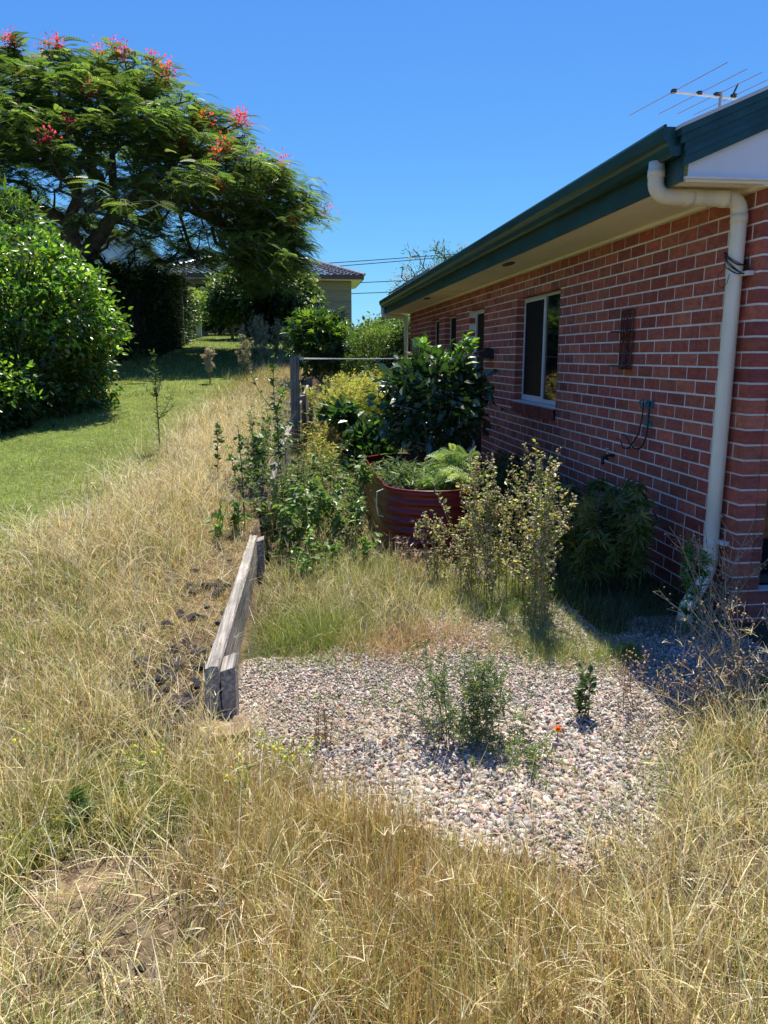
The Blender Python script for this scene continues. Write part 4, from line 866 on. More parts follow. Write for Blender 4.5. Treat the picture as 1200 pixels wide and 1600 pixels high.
# --- the flowering flame tree
def flame_tree():
    b = G(-5.15, 20.7); e = empty('flame_tree', tuple(b), label='large spreading flame tree with feathery dark foliage and orange red blossoms', cat='tree')
    c = np.array([-5.2, 20.4, 4.75]); rad = np.array([5.55, 4.9, 3.4])
    cc, _, _ = shell_tips(520, c, rad, .66, -.28, .17, 8); tips = np.repeat(cc, 5, axis=0)+rng.normal(0, 1, (len(cc)*5, 3))*np.array([.24, .24, .11])
    # hanging skirt at the right, open windows near the trunk at the lower left
    n2 = 480; sk = np.stack([rng.normal(-.55, .75, n2), rng.normal(19.6, 1.0, n2), rng.uniform(3.1, 5.6, n2)], 1); keep = (sk[:, 0] < .55-.3*np.abs(sk[:, 2]-4.4)) & (sk[:, 0] > np.where(sk[:, 2] < 4.3, -1.3, -2.3)); sk = sk[keep]; sk = sk[vnoise(sk[:, 0]*1.3+sk[:, 1], sk[:, 2]*1.4, .7) > .38]
    low = (tips[:, 2] < 5.3) & (tips[:, 0] < -2.6) & (tips[:, 1] < 21.5); tips = tips[~low | (rng.random(len(tips)) < .25)]
    hole = vnoise(tips[:, 0]*1.0+tips[:, 2]*.6, tips[:, 1]*.8+tips[:, 2]*1.1, 1.1); tips = tips[(hole > .2) | (tips[:, 2] > 7.5)]
    nin = 260; ti, _, _ = shell_tips(nin, c+[0, 0, .5], rad*.7, .5, -.1, .1, 9)
    nl = 30; lw = np.stack([rng.uniform(-10.5, -1.5, nl), rng.uniform(17, 23, nl), rng.uniform(4.6, 6.0, nl)], 1); lw = lw[(vnoise(lw[:, 0], lw[:, 2]*1.5, .9) > .45)]
    T = np.concatenate([tips, sk, ti, lw])
    x, y, z = b; fk = np.array([x+.02, y, 3.9])
    paths = [[(x, y, z-.2), (x+.02, y, 2.9), fk, (x-.12, y-.1, 4.7), (x+.1, y-.1, 5.5), (x+.35, y-.3, 6.3), (x+.2, y-.3, 7.2)],
             [fk, (x+.55, y-.1, 4.35), (x+.95, y-.3, 4.95), (x+1.7, y-.4, 5.45), (x+2.5, y-.5, 6.1), (x+3.3, y-.6, 6.5)],
             [fk, (x+.5, y+.1, 4.7), (x+1.3, y+.2, 5.2), (x+2.2, y+.5, 5.5), (x+3.4, y+.6, 5.4), (x+4.3, y, 5.0)],
             [(x+.02, y, 4.7), (x-.7, y-.2, 5.0), (x-1.6, y-.5, 5.3), (x-2.3, y-.5, 6.1), (x-2.8, y-.5, 6.8)],
             [(x-1.6, y-.5, 5.3), (x-2.8, y-.3, 5.5), (x-4.0, y, 6.0)], [(x+.1, y-.1, 5.5), (x-.6, y+.8, 6.3), (x-1.2, y+1.6, 7.1)],
             [(x+.95, y-.3, 4.95), (x+1.2, y-1.2, 5.8), (x+1.4, y-2, 6.6)]]
    P2 = []
    for p in paths:
        p = np.array(p, float); q_ = [p[0]]
        for a_, b_ in zip(p[:-1], p[1:]):
            for s in (.33, .67, 1): q_.append(a_*(1-s)+b_*s+rng.normal(0, .03, 3))
        P2.append(q_)
    net = branch_net(P2, T, .25, sag=.06, wig=.08)
    o = limbs('trunk', net, .27, .007, 'bark', None, pw=.46, sides=7); o.parent = e; o.matrix_parent_inverse = Matrix.Translation(e.location).inverted()
    g = Acc(); k = rng.integers(8, 14, len(T)); P = np.repeat(T, k, axis=0); n = len(P); outw = norm(P-c)
    az = rng.uniform(0, 2*math.pi, n); D = np.stack([np.cos(az), np.sin(az), rng.uniform(-.3, .3, n)], 1)+outw*.35; D = norm(D)
    P = P+rng.normal(0, .10, (n, 3)); X, Y, Z = basis(D, norm(np.array([0, 0, 1.])+rng.normal(0, .22, (n, 3))))
    S = rng.uniform(.30, .48, n); C = pal(n, [(.11, .18, .042), (.13, .21, .05), (.09, .15, .038), (.18, .25, .065)], .14)
    tone = np.repeat(rng.choice([.7, 1.0, 1.4], len(T), p=[.35, .42, .23]), k)[:, None]; C = np.clip(C*tone, 0, 1)
    scatter(g, FROND[0], FROND[1], P, X, Y, Z, S, C); A(g, 'crown', 'frond', e)
    # blossom clusters on the outer crown, each a part; a few hanging pods
    PT = (np.array([(0, 0, 0), (-.3, .55, .1), (0, 1, -.1), (.3, .55, .1)]), np.array([(0, 3, 2, 1)]))
    prot = []
    for s, cols in enumerate(([(.85, .10, .03), (.9, .2, .05), (.8, .06, .04)], [(.85, .08, .12), (.9, .18, .22), (.75, .05, .1)])):
        for q_ in range(2):
            g = Acc(); n = 60; p = rng.normal(0, .09, (n, 3)); leaves(g, p, p*8+[0, 0, .3], PT, rng.uniform(.05, .085, n), pal(n, cols, .1), spread=.5)
            oo = g.build('blossom', M['petal']); prot.append(oo.data); bpy.data.objects.remove(oo)
    want = [(112, 197, 1), (377, 257, 0), (75, 228, 1), (215, 72, 1), (62, 80, 0), (195, 95, 0), (8, 65, 1), (300, 98, 0), (265, 95, 0), (374, 152, 1), (392, 182, 0), (405, 188, 0), (420, 222, 0), (388, 200, 0), (415, 270, 0), (325, 195, 0), (430, 290, 0), (50, 50, 1), (88, 38, 1), (178, 48, 1), (100, 75, 1), (230, 95, 0), (140, 80, 0), (20, 82, 0), (345, 250, 0), (360, 238, 0), (500, 328, 1), (483, 332, 0), (455, 355, 0), (372, 275, 0), (385, 290, 0), (282, 240, 0), (140, 155, 1), (62, 110, 0), (348, 305, 0), (298, 228, 0), (110, 60, 0), (200, 72, 1), (245, 97, 0), (438, 222, 1)]
    fwd = np.array([math.sin(YAW)*math.cos(PITCH), math.cos(YAW)*math.cos(PITCH), -math.sin(PITCH)]); rt = np.array([math.cos(YAW), -math.sin(YAW), 0]); up_ = np.cross(rt, fwd)
    rel = T-np.array([0, 0, EYE]); dep = rel@fwd; px = 600+1202*(rel@rt)/dep; pyy = 800-1202*(rel@up_)/dep
    for (wx, wy, s) in want:                                            # chooses the branch tip of the crown that carries each cluster
        k_ = int(np.argmin((px-wx)**2+(pyy-wy)**2+(dep-14)*22)); v = T[k_]+np.array([0, -.15, .06])
        oo = bpy.data.objects.new('blossom', prot[s*2+int(rng.integers(2))]); COL.objects.link(oo); oo.location = v-np.array(e.location); oo.parent = e; oo.scale = [float(rng.uniform(.65, 1.05))]*3; oo.rotation_euler = (0, 0, float(rng.uniform(0, 6)))
    for k_ in rng.choice(np.nonzero((px > 240) & (px < 440) & (dep < 19) & (pyy > 200))[0], 26, replace=False):
        p0 = T[k_]; r_ = rng.normal(0, .05, 2); pts = [p0+np.array([r_[0]*s*s*3, r_[1]*s*s*3, -.42*s]) for s in np.linspace(0, 1, 7)]
        A(Acc().tube(pts, [.008, .018, .02, .02, .02, .017, .006], 5, C=(.10, .14, .05)), 'seed_pod', 'leaf', e, True)
flame_tree()
# --- middle distance
DK = [(.035, .07, .018), (.05, .095, .022), (.028, .055, .016)]; MID = [(.07, .14, .025), (.1, .18, .03), (.05, .11, .02)]
bush('broadleaf_tree', 'dark rounded tree with pale blossom below the flame tree before the neighbour house', 'tree', G(-.95, 30), (-.95, 30, 3.7), (1.95, 1.7, 1.35), 900, 26, .17, OVAL, MID+DK, 'leaf', r0=.12, seed=11, cl=.18, young=[(.25, .3, .13), (.16, .22, .06)], stems=3, trunk_name='trunk', fol='crown')
bush('broadleaf_tree', 'darker low tree under the hanging skirt of the flame tree', 'tree', G(-.4, 21.8), (-.3, 21.8, 2.45), (.75, .8, .75), 380, 24, .13, OVAL, DK, 'leaf', r0=.08, seed=12, cl=.15, stems=3, trunk_name='trunk', fol='crown')
e = bush('papaya_like_tree', 'small multi stemmed tree with large drooping leaves behind the clothesline post', 'tree', G(.62, 13.9), (.52, 13.9, 1.78), (.46, .45, .62), 120, 8, .16, LOBED, [(.05, .11, .028), (.075, .15, .03), (.035, .08, .02)], 'gloss', r0=.045, seed=13, lo=.5, zmin=-.95, cl=.09, young=[(.2, .32, .04)], stems=6, trunk_name='trunk', fol='crown', out=.9, barkcol=(.2, .18, .15))
bush('hedge_shrub', 'broad bright green shrub beyond the far end of the brick house', 'shrub', G(2.5, 20), (2.45, 20, 1.42), (1.45, 1.0, .92), 800, 30, .085, SLIM, MID, 'leaf', r0=.04, seed=14, cl=.11, young=[(.22, .32, .05), (.28, .38, .07)], stems=6)
bush('hedge_shrub', 'taller darker shrub touching the far corner of the brick house', 'shrub', G(2.95, 18.6), (3.0, 18.9, 1.45), (.55, .6, 1.0), 260, 26, .09, OVAL, DK, 'leaf', r0=.04, seed=15, cl=.11, young=[(.12, .2, .03)], stems=4)
bush('hedge_shrub', 'dark green shrub low behind the clothesline cords', 'shrub', G(2.35, 16.2), (2.0, 16.4, .85), (.55, .6, .6), 260, 26, .09, OVAL, DK, 'leaf', r0=.03, seed=16, cl=.1, stems=4)
bush('flowering_tree', 'sparse twiggy tree with pink flowers showing above the green gutter', 'tree', G(4.6, 24), (4.7, 24, 3.7), (1.5, 1.2, 1.3), 150, 11, .13, SLIM, MID, 'leaf', r0=.06, seed=17, lo=.4, cl=.1, young=[(.45, .12, .12), (.3, .3, .1)], stems=4, trunk_name='trunk', fol='crown')
for k, (x, y, h_, rr_, lb) in enumerate(((5.2, 46, 1.0, 1.8, 'distant low tree right of the neighbour house corner'), (8, 52, 1.7, 3.2, 'distant rounded tree low on the horizon behind the brick house'), (1.0, 34, .6, 1.2, 'low shrub in front of the neighbour house corner'), (-2.6, 36, 1.6, 1.6, 'leafy shrub under the neighbour house window'), (3.4, 30, 1.3, 1.6, 'pale leafy shrub between the papaya like tree and the far shrubs'))):
    b = G(x, y); bush('background_tree', lb, 'tree', b, (x, y, b[2]+h_*.6), (rr_, rr_*.8, h_*.6), 320, 22, .2, OVAL, MID, 'leaf', r0=.08, seed=20+k, cl=.25, stems=3, young=[(.2, .27, .06)], trunk_name='trunk', fol='crown')
g = Acc(); n = 9000; an = rng.uniform(-1.3, 1.3, n); rr_ = rng.uniform(90, 130, n); P = np.stack([rr_*np.sin(an), rr_*np.cos(an), np.zeros(n)], 1); P[:, 2] = ground(P[:, 0], P[:, 1])-1+rng.random(n)*(1.2+3.2*vnoise(P[:, 0], P[:, 1], 9))
leaves(g, P, rdir(n, .3), OVAL, rng.uniform(1.2, 2.4, n), pal(n, DK+MID, .15)); tag(g.build('distant_trees', M['leaf']), 'far off line of trees on the horizon', 'trees', kind='stuff')

# --- herbs
def herb(name, label, base, h, nst, lean, T, size, cols, dens=60, side=.0, mt='leaf', r=.004, scol=(.16, .2, .07), heads=None, hcol=None, hsize=.012, hn=4, droop=.0, group=None, cat='weed', t0=.1, leafdir=.4, spread0=.02, curve=.5, parts=('stem', 'foliage', 'seed_heads'), htop=.45, grow=.5):
    base = np.array(base, float); e = empty(name, tuple(base), label=label, cat=cat, group=group); m_ = 9
    paths = []; lv = []
    for s in range(nst):
        az = rng.uniform(0, 2*math.pi); ln = abs(rng.normal(0, lean)); L_ = h*rng.uniform(.75, 1.05)/max(math.cos(ln), .5); p = base+np.array([rng.normal(0, spread0), rng.normal(0, spread0), -.01]); pts = [p]
        for k in range(m_):
            th = ln+curve*ln*k/m_+rng.normal(0, .05); az += rng.normal(0, .12); p = p+np.array([math.sin(th)*math.cos(az), math.sin(th)*math.sin(az), math.cos(th)])*L_/m_; pts.append(p)
        paths.append((np.array(pts), r)); nb = rng.poisson(side)
        for _ in range(nb):
            k = int(rng.integers(2, m_-1)); q = pts[k]; a2 = rng.uniform(0, 2*math.pi); l2 = L_*rng.uniform(.18, .4)*(1.15-k/m_*.6); th = rng.uniform(.5, 1.1); sp = [q]
            for j in range(4): q = q+np.array([math.sin(th)*math.cos(a2), math.sin(th)*math.sin(a2), math.cos(th)])*l2/4; th -= .12; a2 += rng.normal(0, .15); sp.append(q)
            paths.append((np.array(sp), r*.55))
    g = Acc(); Av, Bv, ra_, rb_ = [], [], [], []; LP, LD, HP = [], [], []
    for pts, rr_ in paths:
        n = len(pts)-1; Av.append(pts[:-1]); Bv.append(pts[1:]); t = np.linspace(1, .35, n+1); ra_.append(rr_*t[:-1]); rb_.append(rr_*t[1:])
        L_ = np.linalg.norm(np.diff(pts, axis=0), axis=1).sum(); nl = rng.poisson(dens*L_); u = t0+(1-t0)*rng.random(nl)**(1-.35*grow) if rr_ == r else rng.random(nl)
        kf = np.clip(u*n, 0, n-.001); ki = kf.astype(int); f = (kf-ki)[:, None]; LP.append(pts[ki]*(1-f)+pts[ki+1]*f); az = rng.uniform(0, 2*math.pi, nl); LD.append(np.stack([np.cos(az), np.sin(az), leafdir-droop+0*az], 1))
        if heads: nh_ = rng.poisson(hn*(1 if rr_ == r else .6)+.3); u = 1-htop*rng.random(nh_)**1.3; kf = np.clip(u*n, 0, n-.001); ki = kf.astype(int); f = (kf-ki)[:, None]; HP.append(pts[ki]*(1-f)+pts[ki+1]*f+rng.normal(0, .012, (nh_, 3)))
    Av, Bv = np.concatenate(Av), np.concatenate(Bv); cyls(g, Av, Bv, np.concatenate(ra_), np.concatenate(rb_), pal(len(Av), [scol], .12), 5)
    A(g, parts[0], 'stem', e)
    LP, LD = np.concatenate(LP), np.concatenate(LD)
    if len(LP): g = Acc(); leaves(g, LP, LD, T, size*rng.uniform(.5, 1.25, len(LP)), pal(len(LP), cols, .18), spread=.35, up=1.0); A(g, parts[1], mt, e)
    if heads:
        HP = np.concatenate(HP)
        if len(HP):
            g = Acc(); n = len(HP)
            if heads == 'ball': scatter(g, I1[0], I1[1], HP, *basis(rdir(n), rdir(n)), hsize*rng.uniform(.6, 1.3, n), pal(n, hcol, .12))
            else:
                k = 9 if heads == 'fuzz' else 6; P = np.repeat(HP, k, axis=0); leaves(g, P, rdir(len(P), .3), SLIM, hsize*rng.uniform(.6, 1.3, len(P)), pal(len(P), hcol, .12), spread=.4)
            tag(A(g, parts[2], 'petal' if heads == 'petal' else 'grass', e), kind='stuff')
    return e
FUZZ = [(.52, .46, .34), (.42, .37, .25), (.6, .55, .45)]
GD = [(.06, .12, .03), (.09, .16, .035), (.045, .09, .025), (.12, .19, .04)]
FB = 'tall seeding fleabane weeds'
herb('fleabane', 'tall single stemmed dark green weed standing alone on the lawn edge', G(-1.4, 8.34), 1.28, 1, .02, SLIM, .06, [(.07, .12, .04), (.1, .15, .05)], 95, 8, r=.008, scol=(.05, .06, .03), heads='bud', hcol=FUZZ, hsize=.016, hn=3, group=FB)
herb('fleabane', 'shorter pale headed weed on the lawn near the flame tree shade', G(-1.39, 14.0), .78, 2, .04, SLIM, .06, [(.14, .18, .07), (.2, .22, .1)], 60, 5, r=.008, heads='fuzz', hcol=FUZZ, hsize=.05, hn=22, group=FB)
for k, (x, y, h_, lb) in enumerate(((-.95, 16.9, .95, 'leftmost fuzzy seeding weed of the clump on the lawn edge'), (-.75, 17.6, 1.15, 'tallest fuzzy seeding weed of the clump on the lawn edge'), (-.52, 17.2, 1.0, 'fuzzy seeding weed in the middle of the clump below the dark tree'), (-.3, 17.9, .95, 'fuzzy seeding weed right of the middle of the far clump'), (-.08, 17.4, .8, 'rightmost fuzzy seeding weed of the far clump'), (-.85, 14.9, .8, 'thin fuzzy weed in front of the far clump'), (-.6, 18.8, 1.0, 'fuzzy seeding weed at the back of the far clump'))):
    herb('fleabane', lb, G(x, y), h_, 6, .12, SLIM, .07, [(.16, .2, .08), (.22, .24, .11)], 30, 6, r=.006, heads='fuzz', hcol=FUZZ, hsize=.032, hn=8, group=FB, htop=.6)
herb('fleabane', 'very tall thin weed in front of the square grey post', G(-.11, 6.64), 1.5, 1, .015, OVAL, .055, GD, 60, 5, r=.007, scol=(.06, .08, .035), heads='bud', hcol=FUZZ, hsize=.014, hn=4, group=FB)
herb('fleabane', 'dark stemmed weed leaning left beside the leafy weed clump', G(-.36, 5.6), .76, 1, .16, OVAL, .05, GD, 55, 6, r=.006, scol=(.05, .05, .03), group=FB)
herb('fleabane', 'slender upright weed with sparse leaves in the dry grass right of the leaning one', G(-.62, 6.9), .6, 1, .1, OVAL, .06, GD, 40, 4, r=.005, group=FB)
LWG = 'leafy weeds between the plank and the garden bed'
sp = [(-.22, 5.75, .62, 'leafy weed just behind the far end of the near plank'), (.0, 6.0, .7, 'dark leafy weed right of the far plank end'), (.2, 6.3, .6, 'dense leafy weed left of the red garden bed'), (.42, 6.1, .6, 'leafy weed close to the left side of the red garden bed'), (.02, 6.8, .62, 'tall leafy weed in front of the grey post'),
      (.3, 7.2, .5, 'tall leafy weed behind the dense clump'), (.58, 6.7, .68, 'drooping leafy weed leaning on the red garden bed'), (-.15, 7.6, .55, 'leafy weed hiding the foot of the grey post'), (.2, 8.2, .45, 'leafy weed farther back on the path between the beds'), (.5, 7.9, .42, 'leafy weed at the back left of the red garden bed'), (-.3, 6.5, .55, 'low leafy weed on the bank above the hidden plank'), (.15, 5.45, .35, 'low leafy weed in the dry grass right of the plank'), (.5, 5.5, .3, 'bright low leafy weed at the foot of the red garden bed'), (.02, 5.15, .3, 'small leafy weed beside the plank far end'), (-.45, 5.35, .32, 'small bright leafed seedling left of the plank far end')]
for x, y, h_, lb in sp:
    low = h_ < .4
    herb('cobblers_peg', lb, G(x, y), h_, 6, .2, LEAF if not low else OVAL, .062 if not low else .055, [(.12, .2, .05), (.17, .27, .06), (.08, .15, .04), (.24, .32, .1)] if not low else [(.14, .25, .04), (.1, .19, .03), (.2, .32, .05)], 50, 3, r=.004, scol=(.1, .12, .05), group=LWG, droop=.55, leafdir=.1, heads=None if low else 'bud', hcol=FUZZ, hsize=.014, hn=2, spread0=.07)
for x, y, h_, lb in ((-.12, 6.1, .8, 'thin airy weed rising behind the leafy clump at the plank end'), (.12, 6.5, .85, 'tallest airy weed between the grey post and the red bed'), (.3, 6.9, .7, 'airy small leafed weed midway to the red bed'), (-.25, 6.9, .72, 'airy weed at the foot of the tall thin fleabane'), (.48, 6.35, .6, 'airy weed touching the leafy weeds left of the red bed'), (.08, 7.6, .75, 'airy weed right of the grey post foot')):
    herb('fleabane', lb, G(x, y), h_, 4, .14, SLIM, .055, [(.16, .22, .07), (.22, .28, .09), (.1, .15, .05)], 70, 5, r=.0035, scol=(.16, .17, .08), heads='bud', hcol=FUZZ, hsize=.014, hn=6, group=FB, spread0=.06)
SG = 'tall brown seeding weeds in front of the wall'
SC = [(.44, .35, .16), (.56, .47, .26), (.28, .18, .08)]; SL = [(.30, .34, .08), (.42, .44, .13), (.18, .25, .05), (.48, .42, .18)]
for x, y, h_, ns, ln, lb in ((1.47, 4.35, .7, 9, .14, 'green brown seeding weed close behind the rightmost tall one'), (1.12, 4.75, .6, 8, .2, 'shorter seeding weed at the left end of the brown group'), (1.40, 4.08, .92, 11, .11, 'tallest brown seeding weed standing on the gravel, rightmost of its group'), (1.26, 4.55, .8, 11, .18, 'tangled yellowing weed just behind the tallest brown one'), (1.5, 4.75, .95, 9, .14, 'straggly seeding weed in front of the shaded tomato plants'), (1.28, 5.2, .78, 11, .25, 'yellowing weed against the right side of the red garden bed'), (1.02, 5.05, .5, 8, .3, 'short yellowing weed before the front of the red garden bed')):
    herb('seeding_weed', lb, G(x, y), h_*1.14, max(ns-3, 5), ln*.75, LEAF, .034, SL, 42, 4, r=.0036, scol=(.26, .19, .09), heads='ball', hcol=SC+[(.55, .5, .38)], hsize=.006, hn=26, group=SG, htop=.85, spread0=.04, grow=.2)
TG = 'pale leafy plants in the wall shade'
TL = [(.16, .2, .06), (.22, .26, .08), (.1, .15, .04)]
for x, y, h_, ns, lb in ((1.98, 4.85, .68, 9, 'yellow green leafy plant in the wall shade behind the brown weeds'), (2.25, 4.75, .72, 7, 'yellow green plant leaning on the brick wall left of the downpipe'), (2.1, 5.5, .62, 9, 'leafy plant in shade below the hose hanger'), (2.2, 6.4, .6, 10, 'dense shaded plant below the garden tap'), (1.9, 6.6, .62, 10, 'shaded leafy plant right of the red garden bed'), (2.2, 7.5, .55, 10, 'dark leafy plant at the wall below the window')):
    herb('tomato_plant', lb, G(x, y), h_, ns, .2, LOBED if y < 5.6 else SMALLFROND, .10 if y < 5.6 else .13, TL if y < 5.6 else [(.06, .12, .04), (.09, .16, .05)], 55, 3, r=.005, scol=(.28, .3, .12), group=TG, droop=.6, leafdir=.2, cat='plant', spread0=.06, parts=('stem', 'foliage', 'flowers'))
# dried bush by the foot of the downpipe
DG = 'dried twiggy weeds at the downpipe foot'
for x, y, h_, ns, ln, lb in ((1.97, 2.93, .68, 14, .38, 'dried twiggy weed sprawling in front of the downpipe foot'), (1.72, 2.92, .42, 12, .55, 'low arching dried twigs at the edge of the house shadow'), (2.28, 3.75, .72, 9, .2, 'upright dried stalks right beside the downpipe'), (2.12, 2.84, .5, 12, .5, 'curled dried twigs above the green lobed plant')):
    herb('dried_weed', lb, G(x, y), h_, ns, ln, SLIM, .03, [(.3, .24, .14), (.2, .15, .08)], 14, 6, r=.0036, scol=(.36, .28, .17), heads='ball', hcol=[(.44, .36, .24), (.32, .22, .13), (.52, .45, .33)], hsize=.0045, hn=7, group=DG, htop=.8, curve=2.2, spread0=.05)
herb('dried_weed', 'thin leafless brown seedling on the sunlit gravel edge', G(1.5, 3.05), .34, 4, .2, SLIM, .02, [(.3, .2, .12)], 15, 6, r=.0022, scol=(.22, .12, .08), heads='ball', hcol=[(.4, .3, .2)], hsize=.005, hn=5, group=DG)
for x, y, h_, lb in ((2.0, 2.66, .3, 'bright green lobed plant at the right edge below the dried twigs'), (2.22, 2.78, .34, 'green lobed plant behind the dried twigs at the right edge'), (2.22, 3.9, .62, 'green tipped stalk beside the downpipe foot')):
    herb('lobed_plant', lb, G(x, y), h_, 11 if h_ < .5 else 4, .45 if h_ < .5 else .1, LOBED, .075 if h_ < .5 else .06, [(.1, .24, .03), (.14, .3, .04), (.07, .17, .03)], 40, 1, mt='leaf', r=.004, scol=(.2, .3, .08), group='green lobed plants at the right edge', cat='plant', droop=.1, t0=.5)
# little plants on the gravel
herb('feathery_weed', 'bushy grey green weed growing out of the middle of the gravel', G(.70, 2.86), .42, 46, .45, SLIM, .032, [(.13, .19, .07), (.17, .22, .08), (.1, .15, .05)], 95, 3, r=.0017, scol=(.16, .19, .08), group='small weeds on the gravel', heads='ball', hcol=[(.65, .6, .1)], hsize=.004, hn=.5, spread0=.08)
herb('feathery_weed', 'thin sprawling skirt of the bushy gravel weed', G(.82, 2.74), .14, 40, .95, SLIM, .03, [(.2, .26, .06), (.15, .2, .05)], 80, 2, r=.0015, group='small weeds on the gravel', spread0=.08)
herb('small_weed', 'small upright weed on the gravel right of the bushy one', G(1.24, 2.98), .26, 4, .15, LEAF, .035, GD, 60, 3, r=.0025, scol=(.12, .13, .06), group='small weeds on the gravel')
herb('small_weed', 'tiny reddish weed in the gravel near the timber offcut', G(.1, 2.9), .2, 6, .35, SLIM, .03, [(.2, .1, .07), (.22, .24, .08)], 30, 3, r=.002, scol=(.2, .1, .07), group='small weeds on the gravel')
herb('small_weed', 'green rosette weed at the tip of the lime green grass patch', G(1.72, 3.62), .07, 7, .9, OVAL, .06, [(.12, .24, .04)], 60, 0, r=.002, group='small weeds on the gravel')
herb('small_weed', 'dark leafed low weed in the foreground grass at the left', G(-.72, 2.42), .14, 9, .6, LOBED, .04, [(.06, .13, .03), (.1, .18, .04)], 70, 1, r=.002, group='small weeds on the gravel')
herb('red_weed', 'small dark red stalk poking out of the foreground grass at the right', G(1.12, 1.72), .2, 2, .12, SLIM, .02, [(.16, .03, .03)], 35, 1, r=.0022, scol=(.22, .04, .04), cat='weed')
for k, (x, y, h_) in enumerate(((-.55, 2.62, .16), (-.85, 2.3, .14), (-.2, 2.45, .2), (.02, 2.62, .2), (-1.0, 2.75, .15), (-.12, 2.7, .18))):
    herb('yellow_flowered_weed', ('low weed with tiny yellow flowers near the rocks', 'low weed with tiny yellow flowers left of the bare soil', 'low yellow flowered weed below the timber offcut', 'yellow flowered weed between the offcut and the gravel', 'yellow flowered weed in the dry grass at the left', 'yellow flowered weed just under the plank end')[k], G(x, y), h_, 7, .5, OVAL, .022, [(.2, .27, .05), (.28, .32, .07)], 60, 1, r=.0015, heads='ball', hcol=[(.75, .7, .08)], hsize=.006, hn=.8, group='tiny yellow flowered weeds', parts=('stem', 'foliage', 'flowers'))
mg = empty('marigold', tuple(G(1.05, 2.80)), label='single orange marigold blossom on the gravel', cat='flower')
A(Acc().tube([G(1.05, 2.80, -.01), G(1.052, 2.80, .03), G(1.05, 2.795, .06)], .0022, 5, C=(.1, .16, .04)), 'stem', 'stem', mg)
g = Acc(); n = 70; d = rdir(n, .7); leaves(g, np.tile(G(1.05, 2.795, .062), (n, 1)), d, OVAL, rng.uniform(.014, .019, n), pal(n, [(.85, .25, .02), (.9, .36, .03)], .08), spread=.2); A(g, 'flower_head', 'petal', mg)

# --- plants in the near bed and the shrub behind it
BG = 'plants growing in the red garden bed'
for x, y, h_, sz, lb in ((1.28, 5.95, .24, .2, 'light green ferny plant spilling over the right front of the red bed'), (1.32, 6.25, .32, .2, 'tallest light green ferny plant in the red bed'), (1.05, 6.0, .16, .14, 'small ferny plant in the front middle of the red bed')):
    herb('ferny_plant', lb, (x, y, .47), h_, 12, .5, SMALLFROND, sz*.6, [(.24, .34, .11), (.32, .42, .15), (.16, .26, .07)], 60, 2, r=.003, scol=(.3, .34, .14), group=BG, cat='plant', leafdir=.3)
for x, y, lb in ((.95, 6.2, 'spiky grey green herb at the left front of the red bed'), (.9, 6.6, 'spiky grey green herb behind the first one in the red bed'), (1.12, 6.7, 'spiky herb in the middle of the red bed')):
    herb('strappy_herb', lb, (x, y, .47), .2, 26, .6, SLIM, .09, [(.12, .19, .07), (.18, .25, .1), (.08, .13, .04)], 45, 1, r=.002, scol=(.2, .24, .1), group=BG, cat='plant', spread0=.12)
bush('glossy_leafed_shrub', 'dark shrub with large glossy leaves rising behind the red garden bed', 'shrub', (1.38, 7.55, .47), (1.40, 7.6, 1.08), (.46, .46, .53), 170, 14, .11, LEAF, [(.022, .055, .016), (.032, .075, .02), (.04, .09, .022)], 'waxy', r0=.028, seed=31, lo=.45, zmin=-.75, cl=.085, young=[(.07, .16, .025), (.05, .12, .02)], stems=5, barkcol=(.22, .2, .17), out=.8)
for k, (x, y, z, h_, lb) in enumerate(((1.62, 7.5, 1.35, .42, 'tallest bright green shoot at the top of the glossy shrub'), (1.28, 7.7, 1.3, .4, 'bright green shoot at the top left of the glossy shrub'), (1.45, 7.4, 1.4, .25, 'short bright shoot in the middle of the glossy shrub'))):
    herb('young_shoot', lb, (x, y, z), h_, 3, .12, LEAF, .10, [(.16, .32, .04), (.12, .26, .03), (.22, .38, .05)], 60, 0, mt='leaf', r=.005, scol=(.14, .2, .06), group='young shoots on the glossy shrub', cat='shoot', leafdir=.6)
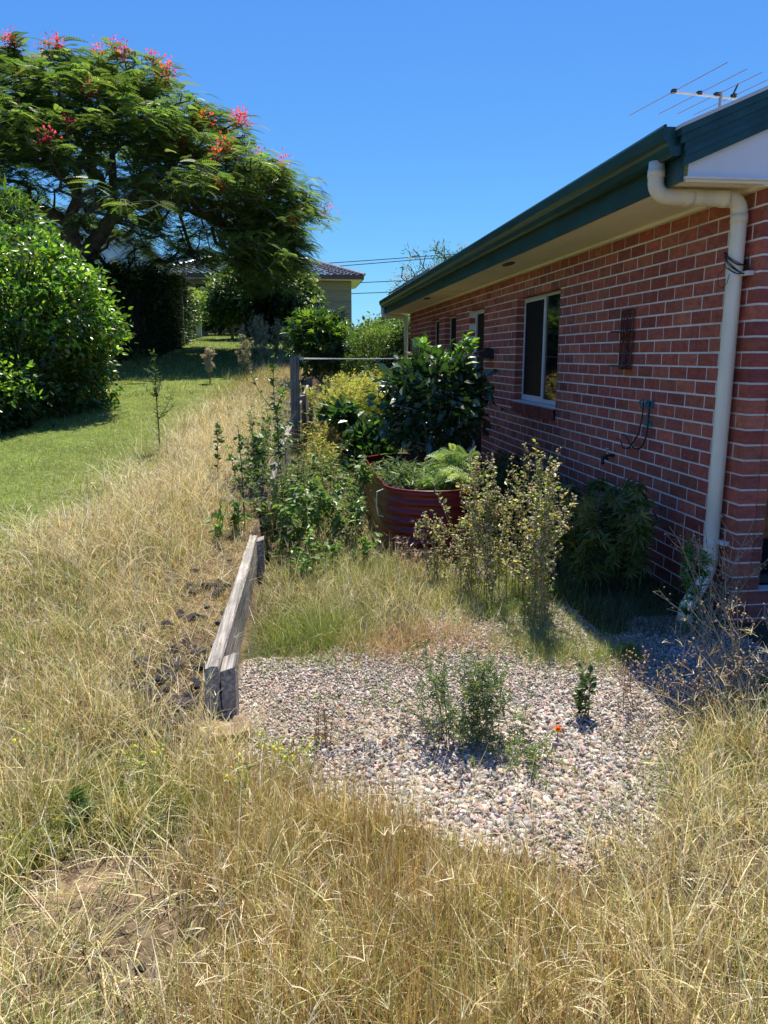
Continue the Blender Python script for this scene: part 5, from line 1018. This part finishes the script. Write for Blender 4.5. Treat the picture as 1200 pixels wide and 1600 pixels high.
bush('glossy_leafed_shrub', 'lower dark glossy shrub left of the tall one behind the red bed', 'shrub', G(.82, 8.4), (.82, 8.35, .5), (.25, .28, .36), 60, 13, .10, LEAF, [(.025, .06, .018), (.04, .09, .022)], 'gloss', r0=.016, seed=32, lo=.4, cl=.07, young=[(.08, .18, .03)], stems=4, out=.8)
bush('glossy_leafed_shrub', 'small broad leafed plant trailing over the front of the rusty bed', 'shrub', (.62, 9.45, .70), (.60, 9.5, .84), (.26, .2, .1), 30, 10, .12, LEAF, [(.04, .09, .03), (.06, .13, .035)], 'gloss', r0=.012, seed=33, lo=.4, cl=.06, stems=3, out=.8)
YD = [(.46, .48, .08), (.58, .56, .12), (.36, .42, .07), (.6, .55, .2)]
for x, y, h_, lb in ((.75, 9.9, .5, 'yellow green seeding plant at the front left of the rusty bed'), (1.15, 9.95, .6, 'yellow green seeding plant at the front right of the rusty bed'), (.8, 10.5, .62, 'yellow green seeding plant in the middle left of the rusty bed'), (1.15, 10.6, .68, 'tallest yellow green seeding plant in the rusty bed'), (.95, 11.3, .65, 'yellow green seeding plant at the back of the rusty bed'), (.72, 11.2, .4, 'short yellow green seeding plant at the back left of the rusty bed')):
    herb('seeding_herb', lb, (x, y, .72), h_, 26, .42, SLIM, .055, YD, 80, 4, r=.003, scol=(.35, .36, .12), heads='ball', hcol=[(.5, .45, .15), (.4, .38, .1)], hsize=.007, hn=7, group='yellow green plants in the rusty bed', cat='plant', spread0=.16)
for x, y, h_, lb in ((.35, 9.3, .75, 'dry yellowing weed left of the rusty bed'), (.42, 10.2, .6, 'dry yellowing weed along the side of the rusty bed'), (.3, 8.7, .6, 'dry yellowing weed on the path near the grey post'), (.62, 9.2, .45, 'reddish dry weed against the front of the rusty bed')):
    herb('yellowing_weed', lb, G(x, y), h_, 14, .2, SLIM, .06, YD+[(.3, .2, .1)], 55, 3, r=.0035, scol=(.3, .28, .12), heads='ball', hcol=SC, hsize=.006, hn=4, group='dry yellowing weeds by the rusty bed', spread0=.1)
herb('dead_grass_tuft', 'pinkish dead grass tuft at the foot of the red garden bed', G(.86, 5.42), .26, 26, .7, SLIM, .05, [(.34, .22, .19), (.42, .3, .25)], 25, 1, r=.0018, scol=(.4, .29, .24), cat='grass tuft', spread0=.08, curve=1.2)
